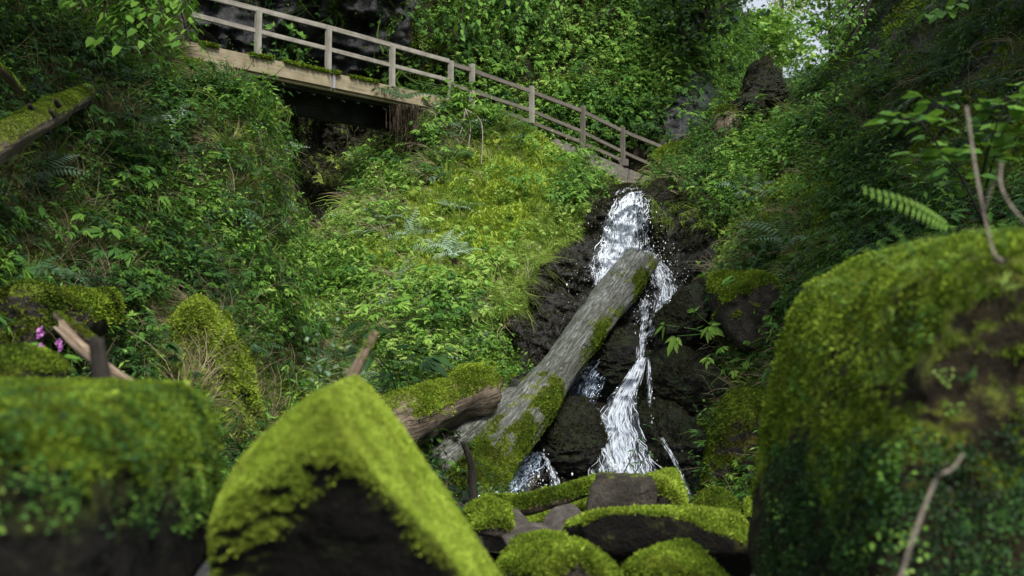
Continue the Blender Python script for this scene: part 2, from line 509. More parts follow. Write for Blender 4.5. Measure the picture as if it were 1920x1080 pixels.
cr = np.interp(gx, CRX, CRY)
tv = np.linspace(0, 1, GR)
PYG = 1010 + (cr[None, :] - 1010) * tv[:, None]
PXG = np.broadcast_to(gx[None, :], PYG.shape).copy()
D0 = depth_fit(PXG, PYG)
P0 = W(PXG, PYG, D0)

ROCK = [(1135, 352), (1085, 430), (1000, 510), (955, 610), (965, 700), (915, 765), (840, 820), (860, 980), (1345, 980), (1325, 800), (1345, 700), (1330, 560), (1345, 450), (1270, 345)]
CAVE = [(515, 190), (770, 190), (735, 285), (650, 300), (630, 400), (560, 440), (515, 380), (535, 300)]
MOSS1 = [(965, 225), (1060, 262), (1075, 345), (1030, 410), (960, 470), (900, 520), (830, 560), (700, 530), (670, 470), (770, 380), (860, 290)]
MOSS2 = [(330, 545), (400, 585), (465, 720), (490, 810), (420, 850), (360, 760), (285, 720), (275, 600)]
MOSS3 = [(20, 530), (200, 540), (210, 640), (60, 650), (0, 640)]
LIME = [(1020, 395), (1095, 380), (1085, 435), (995, 520), (955, 610), (890, 640), (925, 520), (985, 440)]
COVER = [(740, 640), (880, 600), (965, 640), (970, 710), (890, 750), (760, 720)]
DARKR = [(1560, 60), (1660, -300), (2450, -300), (2450, 420), (1800, 400), (1650, 330), (1580, 250)]


def warp(px, py, amp=26, s=0.02, seed=3):
    q = np.stack([px * s, py * s, 0 * px], -1)
    return px + amp * fbm(q, 1, 3, seed), py + amp * fbm(q, 1, 3, seed + 9)


wx, wy = warp(PXG, PYG)
mRock = inside(ROCK, wx, wy).astype(float)
mCave = inside(CAVE, wx, wy).astype(float)  # hollow under the bridge, ground coloured dark to stand for its shade
mMoss = (inside(MOSS1, wx, wy) | inside(MOSS2, wx, wy)).astype(float) + 0.6 * inside(MOSS3, wx, wy)
mDark = inside(DARKR, wx, wy).astype(float)
rgh = fbm(P0, 0.55, 4, 1) * 0.34 + fbm(P0, 1.7, 4, 5) * 0.20 + fbm(P0, 5.0, 3, 8) * 0.06
rkn = fbm(P0 * np.array([1, 1, 0.8]), 1.1, 5, 21, ridged=True) * 0.42 + fbm(P0, 4.2, 4, 25, ridged=True) * 0.12
kr = np.clip(mRock + mCave + 0.6 * mDark, 0, 1)
# soften the masks before they drive shape
for _ in range(3):
    kr = (kr + np.roll(kr, 1, 0) + np.roll(kr, -1, 0) + np.roll(kr, 1, 1) + np.roll(kr, -1, 1)) / 5
sc_d = np.clip(D0 / 14.0, 0.6, 1.6)
DG = D0 - sc_d * (rgh * (1 - 0.5 * kr) + rkn * kr)
PG = W(PXG, PYG, DG)


def terr_d(px, py):
    """depth of the finished relief under a photo pixel"""
    px = np.asarray(px, float); py = np.asarray(py, float)
    c = np.clip((px + 500) / (2950.0) * (GC - 1), 0, GC - 1.001)
    cy = np.interp(px, CRX, CRY)
    r = np.clip((py - 1010) / (cy - 1010) * (GR - 1), 0, GR - 1.001)
    ci, ri = c.astype(int), r.astype(int)
    fc, fr = c - ci, r - ri
    return (DG[ri, ci] * (1 - fc) * (1 - fr) + DG[ri, ci + 1] * fc * (1 - fr) + DG[ri + 1, ci] * (1 - fc) * fr + DG[ri + 1, ci + 1] * fc * fr)


ext = []
top = PG[-1]
for k in range(1, GE + 1):
    q = top.copy()
    s = 0.12 * k + 0.045 * k * k
    q[:, 1] += s
    q[:, 0] += s * top[:, 0] / np.maximum(top[:, 1], 1)
    q[:, 2] += -0.02 * k - 0.16 * (np.maximum(0, k - 3)) + 0.1 * fbm(q, 0.8, 3, 31)
    ext.append(q)
PA = np.concatenate([PG, np.stack(ext)], 0)
nr = GR + GE
ii = np.arange(nr * GC).reshape(nr, GC)
FA = np.stack([ii[:-1, :-1], ii[:-1, 1:], ii[1:, 1:], ii[1:, :-1]], -1).reshape(-1, 4)


def padE(a, v=None):
    return np.concatenate([a, np.repeat(a[-1:], GE, 0)], 0)


pale = 0.18 * mRock * (fbm(P0, 0.9, 4, 44) > 0.05)
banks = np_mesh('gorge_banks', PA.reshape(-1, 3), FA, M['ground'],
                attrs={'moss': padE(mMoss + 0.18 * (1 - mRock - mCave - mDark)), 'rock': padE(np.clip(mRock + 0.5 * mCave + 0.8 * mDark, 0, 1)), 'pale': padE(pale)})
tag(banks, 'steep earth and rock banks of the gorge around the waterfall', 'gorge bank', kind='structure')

# ------------------------------------------------------------------ the cliff behind the bridge
CP2 = [(-600, 300, 24), (-600, -350, 25), (300, 300, 24.5), (300, 0, 23.5), (300, -350, 26), (450, 100, 24.2), (600, 300, 26), (600, 100, 25.5), (600, -50, 25), (600, -350, 27),
       (760, 60, 25.8), (800, 350, 27.5), (820, 180, 27), (900, 60, 28), (900, -350, 30), (1000, 250, 27.6), (1000, 100, 28.6), (1000, 0, 29.5), (1150, 200, 28), (1150, 350, 28), (1150, 80, 29.5), (1150, -350, 32),
       (1260, 250, 27.5), (1260, 140, 29), (1330, 180, 28.5), (1330, 80, 31), (1330, -350, 34), (1340, 340, 27), (1385, 200, 33), (1400, 120, 38), (1450, 200, 36), (1450, 130, 42), (1500, 180, 40), (1560, 130, 46), (1650, 100, 50), (1650, 340, 34), (1400, 340, 28)]
fit2 = tps_fit(CP2, 2e-4)
BX = [-600, 1290, 1335, 1365, 1400, 1450, 1520, 1700]
BY = [-350, -350, -250, 40, 120, 150, 140, 80]
BC, BR = 330, 150
bx = np.linspace(-600, 1700, BC)
bc = np.interp(bx, BX, BY)
BPY = 345 + (bc[None] - 345) * np.linspace(0, 1, BR)[:, None]
BPX = np.broadcast_to(bx[None], BPY.shape).copy()
BD0 = fit2(BPX, BPY)
BP0 = W(BPX, BPY, BD0)
ROCKB = [(320, -60), (620, -80), (800, -80), (770, 60), (760, 120), (620, 140), (560, 110), (330, 110)]
GREYB = [(1235, 260), (1262, 180), (1300, 130), (1352, 130), (1362, 200), (1330, 262)]
wx2, wy2 = warp(BPX, BPY, 20, 0.02, 13)
bRock = inside(ROCKB, wx2, wy2).astype(float)
bGrey = inside(GREYB, wx2, wy2).astype(float)
BD = BD0 - (fbm(BP0, 0.4, 5, 50) * 0.9 + fbm(BP0, 1.6, 4, 55, ridged=True) * (0.35 + 0.35 * bRock + 0.05 * bGrey))
BPG = W(BPX, BPY, BD)
back = []
for k in range(1, 7):
    q = BPG[-1].copy(); q[:, 1] += 1.2 * k; q[:, 2] -= 0.1 * k
    back.append(q)
BPA = np.concatenate([BPG, np.stack(back)], 0)
ib = np.arange((BR + 6) * BC).reshape(BR + 6, BC)
FB = np.stack([ib[:-1, :-1], ib[:-1, 1:], ib[1:, 1:], ib[1:, :-1]], -1).reshape(-1, 4)
pad6 = lambda a: np.concatenate([a, np.repeat(a[-1:], 6, 0)], 0)
cliff = np_mesh('back_cliff', BPA.reshape(-1, 3), FB, M['ground'], attrs={
    'moss': pad6(0.25 + 0.25 * fbm(BP0, 0.7, 3, 61) - bRock * 0.3 - bGrey), 'rock': pad6(np.clip(0.35 + bRock + bGrey, 0, 1)), 'pale': pad6(np.clip(0.55 * bRock + bGrey, 0, 1))})
tag(cliff, 'overgrown rocky cliff behind the footbridge', 'cliff', kind='structure')

# ------------------------------------------------------------------ ground sheet
n = 160
ax = np.linspace(-1, 1, n)
ax = np.sign(ax) * np.abs(ax) ** 2.2 * 120
GX, GY = np.meshgrid(ax, ax + 4)
GZ = 0.10 * fbm(np.stack([GX, GY, 0 * GX], -1), 0.8, 4, 70) - 0.12
ig = np.arange(n * n).reshape(n, n)
gnd = np_mesh('stream_bed', np.stack([GX, GY, GZ], -1).reshape(-1, 3), np.stack([ig[:-1, :-1], ig[:-1, 1:], ig[1:, 1:], ig[1:, :-1]], -1).reshape(-1, 4), M['ground'],
              attrs={'moss': np.full(n * n, 0.1), 'rock': np.full(n * n, 0.8), 'pale': np.zeros(n * n)})
tag(gnd, 'dark stony stream bed at the foot of the waterfall', 'ground', kind='structure')
a = np.linspace(0, 2 * np.pi, 40, endpoint=False)
ring = np.stack([0.9 + 2.2 * np.cos(a), 10.6 + 2.6 * np.sin(a), 0 * a + 0.02], -1)
wt = np_mesh('water', np.r_[ring, [[0.9, 10.6, 0.02]]], np.stack([np.arange(40), (np.arange(40) + 1) % 40, np.full(40, 40)], -1), M['water'])
tag(wt, 'shallow pool below the waterfall', 'water', kind='structure')


# ------------------------------------------------------------------ plant templates
class T:
    def __init__(s):
        s.v, s.f, s.t = [], [], []

    def quad(s, a, b, c, d, t):
        i = len(s.v)
        s.v += [a, b, c, d]
        s.t += [t] * 4
        s.f.append((i, i + 1, i + 2, i + 3))

    def leaf(s, base, dr, up, L, w, t=0.0, fold=0.0, droop=0.15):
        dr = np.array(dr, float); dr /= np.linalg.norm(dr) + 1e-9
        side = np.cross(dr, up); side /= np.linalg.norm(side) + 1e-9
        mid = base + dr * L * 0.42
        tip = base + dr * L + np.array([0, 0, -droop * L])
        s.quad(base, mid + side * w / 2 + np.array([0, 0, fold * w]), tip, mid - side * w / 2 + np.array([0, 0, fold * w]), t)

    def broad(s, base, dr, up, L, w, t=0.0, droop=0.2):
        """an ovate leaf of two folded halves"""
        dr = np.array(dr, float); dr /= np.linalg.norm(dr) + 1e-9
        side = np.cross(dr, up); side /= np.linalg.norm(side) + 1e-9
        z = np.array([0, 0, 1.0])
        c1 = base + dr * L * 0.5 - z * droop * L * 0.25
        tip = base + dr * L - z * droop * L
        for sg in (1, -1):
            e1 = base + dr * L * 0.25 + side * sg * w * 0.46 + z * 0.10 * w
            e2 = base + dr * L * 0.70 + side * sg * w * 0.38 - z * (droop * L * 0.5 - 0.08 * w)
            s.quad(base, e1, e2, c1, t)
            s.quad(c1, e2, tip, c1 * 0.5 + tip * 0.5, t)

    def strip(s, pts, w, t=0.0, side=None):
        pts = [np.array(p, float) for p in pts]
        n = len(pts)
        for k in range(n - 1):
            d = pts[k + 1] - pts[k]
            sd = np.cross(d, side if side is not None else np.array([0.3, 1, 0.2]))
            sd /= np.linalg.norm(sd) + 1e-9
            w0 = w * (1 - k / n) ; w1 = w * (1 - (k + 1) / n)
            s.quad(pts[k] - sd * w0 / 2, pts[k] + sd * w0 / 2, pts[k + 1] + sd * w1 / 2, pts[k + 1] - sd * w1 / 2, t)

    def done(s):
        return np.array(s.v, float), np.array(s.f, np.int64), np.array(s.t, float)


def t_herb(seed, stems=9, size=0.42, lf=0.072, broad=False):
    r = random.Random(seed)
    t = T()
    for i in range(stems):
        yaw = 2 * math.pi * (i + r.random()) / stems
        out = r.uniform(0.25, 0.9)
        L = size * r.uniform(0.6, 1.1)
        h = np.array([math.cos(yaw), math.sin(yaw), 0])
        pts = [np.zeros(3), h * out * L * 0.35 + np.array([0, 0, 0.55 * L]), h * out * L * 0.8 + np.array([0, 0, 0.85 * L])]
        t.strip(pts, 0.008, -0.25)
        tt = r.uniform(-0.12, 0.12)
        end = pts[2]
        nlf = r.choice((5, 5, 7, 7, 9))
        for k in range(nlf):
            a = (k - (nlf - 1) / 2) * (2.4 / nlf)
            dr = np.array([math.cos(yaw + a), math.sin(yaw + a), r.uniform(-0.5, 0.15)])
            up = np.array([r.uniform(-.35, .35), r.uniform(-.35, .35), 1])
            l = lf * r.uniform(0.75, 1.25) * (1.15 if abs(a) < 0.3 else 0.9)
            (t.broad if broad else t.leaf)(end + dr * 0.01, dr, up, l, l * r.uniform(0.30, 0.48), tt + r.uniform(-.10, .10))
        for k in range(2):   # small leaves lower on the stem
            q = pts[1] * r.uniform(0.5, 1.1)
            dr = np.array([r.uniform(-1, 1), r.uniform(-1, 1), r.uniform(-.4, .3)])
            t.leaf(q, dr, np.array([0, 0, 1.0]), lf * 0.7, lf * 0.33, tt - 0.1)
    return t.done()


def t_nettle(seed, size=0.5, lf=0.075):
    """upright stalks with opposite leaves getting smaller upward"""
    r = random.Random(seed)
    t = T()
    for i in range(3):
        lean = np.array([r.uniform(-.35, .35), r.uniform(-.35, .35), 1]); L = size * r.uniform(.7, 1.15)
        b = np.array([r.uniform(-.06, .06), r.uniform(-.06, .06), 0])
        t.strip([b, b + lean * L * .5, b + lean * L], 0.009, -0.2)
        for k in range(7):
            q = b + lean * L * (0.25 + 0.75 * k / 6)
            y = k * 1.57 + r.uniform(-.3, .3)
            for s in (0, math.pi):
                dr = np.array([math.cos(y + s), math.sin(y + s), r.uniform(-.45, .1)])
                l = lf * (1.15 - 0.6 * k / 6) * r.uniform(.8, 1.2)
                t.leaf(q, dr, np.array([0, 0, 1.0]), l, l * 0.45, r.uniform(-.1, .1) + 0.02 * k)
    return t.done()


def t_fern(seed, fronds=7, L=0.55, pairs=13):
    r = random.Random(seed)
    t = T()
    for i in range(fronds):
        yaw = 2 * math.pi * (i + r.uniform(-.3, .3)) / fronds
        h = np.array([math.cos(yaw), math.sin(yaw), 0])
        side = np.array([-math.sin(yaw), math.cos(yaw), 0])
        l = L * r.uniform(.75, 1.1)
        rise = r.uniform(.35, .8)
        pr = np.zeros(3)
        tt = r.uniform(-.15, .15)
        pts = []
        for k in range(pairs + 1):
            u = k / pairs
            q = h * l * u * (0.6 + 0.4 * u) + np.array([0, 0, l * rise * (u * 1.5 - 1.2 * u * u)])
            pts.append(q)
        t.strip(pts, 0.008, -0.2)
        for k in range(2, pairs + 1):
            u = k / pairs
            wl = l * 0.27 * math.sin(math.pi * (0.18 + 0.8 * u)) + 0.01
            tan = pts[k] - pts[k - 1]
            for sg in (1, -1):
                dr = side * sg + h * 0.45 + np.array([0, 0, -0.12])
                t.leaf(pts[k], dr, np.array([0, 0, 1.0]), wl, l * 0.055, tt + r.uniform(-.04, .04), 0, 0.12)
    return t.done()


def t_grass(seed, n=16, L=0.34, w=0.010, droop=1.0):
    r = random.Random(seed)
    t = T()
    for i in range(n):
        y = r.uniform(0, 6.283)
        h = np.array([math.cos(y), math.sin(y), 0])
        l = L * r.uniform(.5, 1.2)
        b = h * r.uniform(0, .05)
        o = r.uniform(.2, .8)
        pts = []
        for k in range(5):
            u = k / 4
            pts.append(b + h * l * o * u * (0.5 + 0.6 * u) + np.array([0, 0, l * (0.95 * u - droop * (0.35 + 0.4 * o) * u * u)]))
        t.strip(pts, w, r.uniform(-.18, .18), np.array([-math.sin(y + .7), math.cos(y + .7), 0.6]))
    return t.done()


def t_cover(seed, n=26, rad=0.2, lf=0.045):
    r = random.Random(seed)
    t = T()
    for i in range(n):
        a = r.uniform(0, 6.283); q = rad * math.sqrt(r.random())
        b = np.array([math.cos(a) * q, math.sin(a) * q, r.uniform(0.0, 0.08)])
        dr = np.array([r.uniform(-1, 1), r.uniform(-1, 1), r.uniform(-.5, .25)])
        l = lf * r.uniform(.6, 1.3)
        t.leaf(b, dr, np.array([r.uniform(-.4, .4), r.uniform(-.4, .4), 1]), l, l * .75, r.uniform(-.15, .15))
    return t.done()


def t_moss(seed, n=9, rad=0.035, h=0.035):
    r = random.Random(seed)
    t = T()
    for i in range(n):
        a = r.uniform(0, 6.283); q = rad * math.sqrt(r.random())
        b = np.array([math.cos(a) * q, math.sin(a) * q, -0.006])
        dr = np.array([r.uniform(-.8, .8), r.uniform(-.8, .8), r.uniform(.3, 1)])
        t.leaf(b, dr, np.array([r.uniform(-1, 1), r.uniform(-1, 1), .3]), h * r.uniform(.6, 1.3), h * .5, r.uniform(-.12, .12), 0, 0)
    return t.done()


HERB = [t_herb(i) for i in range(5)] + [t_nettle(i) for i in range(3)]
BROAD = [t_herb(40 + i, 6, 0.45, 0.085, True) for i in range(3)]
FERN = [t_fern(i) for i in range(3)]
GRASS = [t_grass(i) for i in range(4)]
HANG = [t_grass(20 + i, 18, 0.42, 0.009, 2.2) for i in range(3)]
STRAW = [t_grass(60 + i, 9, 0.5, 0.0075, 0.8) for i in range(3)]
COVERT = [t_cover(i) for i in range(4)]
MOSST = [t_moss(i) for i in range(4)]


def basis(up, yaw):
    up = up / (np.linalg.norm(up, axis=-1, keepdims=True) + 1e-9)
    ref = np.where(np.abs(up[:, 2:3]) > 0.9, np.array([[1.0, 0, 0]]), np.array([[0, 0, 1.0]]))
    a = np.cross(ref, up); a /= np.linalg.norm(a, axis=-1, keepdims=True)
    b = np.cross(up, a)
    c, s = np.cos(yaw)[:, None], np.sin(yaw)[:, None]
    return np.stack([a * c + b * s, -a * s + b * c, up], -1)


def instance(templs, P, UP, S, tint, r=rng):
    """many copies of the templates merged: points, up vectors, sizes, tint"""
    N = len(P)
    which = r.integers(0, len(templs), N)
    B = basis(UP, r.uniform(0, 2 * np.pi, N))
    Vs, Fs, Ts, off = [], [], [], 0
    for k, (v, f, t) in enumerate(templs):
        m = np.nonzero(which == k)[0]
        if not len(m): continue
        X = np.einsum('nij,vj->nvi', B[m], v) * S[m][:, None, None] + P[m][:, None]
        Vs.append(X.reshape(-1, 3))
        Fs.append((f[None] + (np.arange(len(m)) * len(v))[:, None, None]).reshape(-1, 4) + off)
        off += len(m) * len(v)
        Ts.append((tint[m][:, None] + t[None]).ravel())
    return np.concatenate(Vs), np.concatenate(Fs), np.clip(np.concatenate(Ts), 0, 1)


def t_stalk(seed):
    r = random.Random(seed)
    t = T()
    for i in range(3):
        a = np.array([r.uniform(-.5, .5), r.uniform(-.5, .5), 1.0]); L = r.uniform(.45, .95)
        b = np.array([r.uniform(-.1, .1), r.uniform(-.1, .1), 0])
        bend = np.array([r.uniform(-.4, .4), r.uniform(-.4, .4), -.25])
        pts = [b, b + a * L * .5, b + a * L * .85 + bend * L * .15, b + a * L + bend * L * .5]
        t.strip(pts, .008, r.uniform(-.2, .2))
        for k in range(3):
            q = b + a * L * r.uniform(.35, .8)
            d = np.array([r.uniform(-1, 1), r.uniform(-1, 1), r.uniform(-.2, .6)])
            t.strip([q, q + d * .1, q + d * .2 + np.array([0, 0, -.03])], .006, 0)
    return t.done()


STALK = [t_stalk(i) for i in range(4)]


class Surf:
    """a grid surface to plant on"""
    def __init__(s, P, px, py):
        a, b, c, d = P[:-1, :-1], P[:-1, 1:], P[1:, 1:], P[1:, :-1]
        nrm = np.cross(b - d, c - a) * 1.0
        ar = np.linalg.norm(nrm, axis=-1) / 2
        nn = nrm / (2 * ar[..., None] + 1e-12)
        cen = (a + b + c + d) / 4
        flip = np.sum(nn * (cen - np.array([0, 0, CAMZ])), -1) > 0
        nn[flip] *= -1
        s.c = cen.reshape(-1, 3); s.n = nn.reshape(-1, 3); s.ar = ar.ravel()
        s.a = a.reshape(-1, 3); s.b = b.reshape(-1, 3); s.d = d.reshape(-1, 3)
        s.px = ((px[:-1, :-1] + px[1:, 1:]) / 2).ravel(); s.py = ((py[:-1, :-1] + py[1:, 1:]) / 2).ravel()
        # smoothed normals for planting
        s.view = (s.px > -160) & (s.px < 2080) & (s.py > -140) & (s.py < 1000)

    def sample(s, N, dens, r=rng):
        w = s.ar * dens * s.view
        w = np.minimum(w, np.percentile(w[w > 0], 99.5) if (w > 0).any() else 1)
        i = r.choice(len(w), N, p=w / w.sum())
        u, v = r.random(N)[:, None], r.random(N)[:, None]
        P = s.a[i] + (s.b[i] - s.a[i]) * u + (s.d[i] - s.a[i]) * v
        return P, s.n[i], s.px[i], s.py[i]


SB = Surf(PG, PXG, PYG)
SK = Surf(BPG, BPX, BPY)
wpx, wpy = warp(SB.px, SB.py, 22, 0.025, 77)
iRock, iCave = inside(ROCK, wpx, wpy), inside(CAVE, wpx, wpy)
iM1, iM2, iM3 = inside(MOSS1, wpx, wpy), inside(MOSS2, wpx, wpy), inside(MOSS3, wpx, wpy)
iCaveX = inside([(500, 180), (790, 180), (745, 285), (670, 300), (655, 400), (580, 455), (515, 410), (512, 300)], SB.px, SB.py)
iLime, iCov, iDark = inside(LIME, wpx, wpy), inside(COVER, wpx, wpy), inside(DARKR, wpx, wpy)
clump = fbm(SB.c, 0.9, 3, 90)
clump2 = fbm(SB.c, 0.8, 3, 95)
ROCKX = [(1140, 345), (1080, 395), (1030, 435), (940, 510), (900, 620), (910, 690), (870, 750), (800, 815), (840, 980), (1345, 980), (1335, 800), (1365, 700), (1350, 560), (1365, 460), (1285, 345)]
iRock2 = inside(ROCKX, wpx, wpy)
iNear = ((SB.px > 325) & (SB.px < 520) & (SB.py < np.interp(SB.px, CRX, CRY) + 42)) | iRock2 | ((SB.px > 1010) & (SB.px < 1225) & (SB.py < np.interp(SB.px, CRX, CRY) + 16)) | iCaveX | ((SB.px > 1390) & (SB.px < 1478) & (SB.py < 225))
open_ = ~(iRock | iCave)


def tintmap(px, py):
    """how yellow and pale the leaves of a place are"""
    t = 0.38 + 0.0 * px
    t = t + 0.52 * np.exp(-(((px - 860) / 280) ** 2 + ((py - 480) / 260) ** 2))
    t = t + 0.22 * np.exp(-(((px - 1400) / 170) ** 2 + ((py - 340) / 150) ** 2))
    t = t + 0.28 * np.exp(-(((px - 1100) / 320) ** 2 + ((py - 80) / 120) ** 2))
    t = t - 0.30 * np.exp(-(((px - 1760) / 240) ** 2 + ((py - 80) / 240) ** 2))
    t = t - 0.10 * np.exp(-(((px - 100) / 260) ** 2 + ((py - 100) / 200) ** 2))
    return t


def plant(name, surf, templs, N, dens, size, mat, zw=0.5, dt=0.0, jit=0.14, off=0.0, label=None, cat='plants', smax=None):
    P, n, px, py = surf.sample(N, dens)
    up = n * (1 - zw) + np.array([0, 0, zw]) + rng.normal(0, 0.18, n.shape)
    S = size * rng.lognormal(0, 0.36, N)
    if smax is not None: S = np.minimum(S, smax)
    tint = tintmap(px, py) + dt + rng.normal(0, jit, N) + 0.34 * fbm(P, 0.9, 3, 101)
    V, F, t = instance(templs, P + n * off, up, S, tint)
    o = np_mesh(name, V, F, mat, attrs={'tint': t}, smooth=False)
    return tag(o, label, cat, kind='stuff')


cl = np.clip(0.45 + 1.9 * clump, 0.02, 2.2)
cl2 = np.clip(0.5 + 1.3 * clump2, 0.0, 2)
dl = np.where(SB.px < 560, 1.0, 1.0)
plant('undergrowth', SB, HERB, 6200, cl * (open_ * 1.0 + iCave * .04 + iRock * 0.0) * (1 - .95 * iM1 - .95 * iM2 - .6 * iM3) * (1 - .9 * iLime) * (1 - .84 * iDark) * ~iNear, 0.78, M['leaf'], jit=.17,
      label='mixed leafy green undergrowth covering both banks of the gorge', cat='undergrowth')
plant('broadleaf_undergrowth', SB, BROAD, 600, np.clip(.2 + 1.6 * clump2, 0, 2) * open_ * (1 - .9 * iM1 - iM2) * (1 - .8 * iLime) * (1 - .6 * iDark) * ~iNear, 0.85, M['leaf'], dt=.04, jit=.16,
      label='patches of broad-leaved green plants on both banks', cat='undergrowth')
plant('dead_stalks', SB, STALK, 480, np.clip(.3 + clump2, 0, 2) * open_ * ~iCaveX * (1 - .7 * iM1), 0.75, M['straw'], 0.5, 0.12, 0.25, smax=1.0, label='thin dead stalks sticking out of the undergrowth on the banks', cat='dead stalks')
plant('fern_undergrowth', SB, FERN, 420, np.clip(.1 + 1.8 * clump2, 0, 2) * open_ * (1 - .8 * iM1 - iM2) * (1 - iLime) * ~iNear * ((SB.py < 640) | (SB.px < 900)), 0.7, M['fern'], 0.5, .10, .16, smax=1.1, label='dense fern patches on both banks', cat='ferns')
plant('grass', SB, GRASS, 4600, cl2 * open_ * ~iNear * (1 + 1.0 * iLime) * (1 - .55 * iM1 - .6 * iM2) * (1 - .8 * iDark), 0.85, M['grass'], 0.55, 0.10,
      label='thin green grass tufts scattered over both banks', cat='grass')
plant('hanging_grass', SB, HANG, 2600, iLime * 1.0 + .015 * iCaveX + 0.22 * cl2 * (SB.px < 540) * open_ + .12 * ((np.abs(SB.px - 1290) < 70) & (np.abs(SB.py - 370) < 60)), 0.8, M['grass'], 0.25, 0.30, 0.10,
      label='bright lime green grass hanging over the dark rock beside the fall', cat='grass')
plant('dry_grass', SB, STRAW, 4400, np.clip(clump2 + .25, 0, 1) * open_ * ~iCaveX * (1 + 1.2 * (SB.px < 520)) * (1 - .8 * iM1) * (1 - .6 * iDark), 1.0, M['straw'], 0.35, 0.26, 0.24, smax=1.35,
      label='brown dead grass stems hanging among the green plants', cat='dry grass')
plant('ground_cover', SB, COVERT, 6500, (open_ * 0.8 + 2.2 * iCov + .1 * iCave + .6 * (np.abs(SB.px - 590) < 70) * (SB.py > 400)) * (1 - .85 * iM1 - .9 * iM2) * (1 - .5 * iDark) * ~iCaveX, .85, M['leaf'], 0.3, 0.04,
      label='carpet of small round leaves on the banks', cat='ground cover')
plant('moss', SB, MOSST, 72000, iM1 * 2.0 + iM2 * 1.0 + .9 * iM3 + .30 * open_ * (clump < -.05), 1.25, M['moss'], 0.25, 0.27, 0.18, label='yellow green moss on the sunny mound and the bank hump', cat='moss')
plant('wet_moss_and_shade', SB, MOSST, 24000, iRock * np.clip(0.4 + clump, 0, 1) + 1.0 * (iCave | iCaveX) * ~iM1, 0.95, M['dark_moss'], 0.2, -0.3, 0.14, label='dark brown wet moss clinging to the rock face beside the fall, and added as shade in the hollow under the bridge', cat='moss')  # tufts under the bridge are dark to paint in the shade there
bopen = 1 - 0.82 * inside(ROCKB, SK.px, SK.py) - 0.80 * inside(GREYB, SK.px, SK.py)
bcl = np.clip(0.5 + 1.2 * fbm(SK.c, 0.45, 3, 120), 0.04, 2)
bl = np.where(SK.px < 820, 0.45, 1.0)
plant('cliff_foliage', SK, HERB + BROAD[:1], 8000, bopen * bcl * bl, 1.05, M['leaf'], 0.5, -0.02, 0.16, label='lush green foliage growing on the cliff behind the bridge', cat='foliage')
plant('cliff_grass', SK, HANG, 1300, bopen * bcl, 1.9, M['grass'], 0.3, -0.02, 0.16, label='long drooping grass on the cliff behind the bridge', cat='grass')
plant('cliff_moss', SK, MOSST, 9000, bopen * np.clip(bcl - .2, 0, 1), 2.6, M['moss'], 0.3, -0.14, 0.12, label='olive moss clumps on the cliff behind the bridge', cat='moss')


# ------------------------------------------------------------------ rocks
_ico = {}


def ico(sub):
    if sub not in _ico:
        bm = bmesh.new()
        bmesh.ops.create_icosphere(bm, subdivisions=sub, radius=1)
        v = np.array([x.co[:] for x in bm.verts]); f = np.array([[q.index for q in x.verts] for x in bm.faces])
        bm.free()
        v /= np.linalg.norm(v, axis=1, keepdims=True)
        _ico[sub] = (v, f)
    return _ico[sub]


def vnormals(V, F):
    n = np.cross(V[F[:, 1]] - V[F[:, 0]], V[F[:, 2]] - V[F[:, 0]])
    out = np.zeros_like(V)
    for k in range(3):
        np.add.at(out, F[:, k], n)
    return out / (np.linalg.norm(out, axis=1, keepdims=True) + 1e-12)


RC = np.array([[1, 0, 0], [0, cp, -sp], [0, sp, cp]])   # camera axes (right, forward, up) -> world


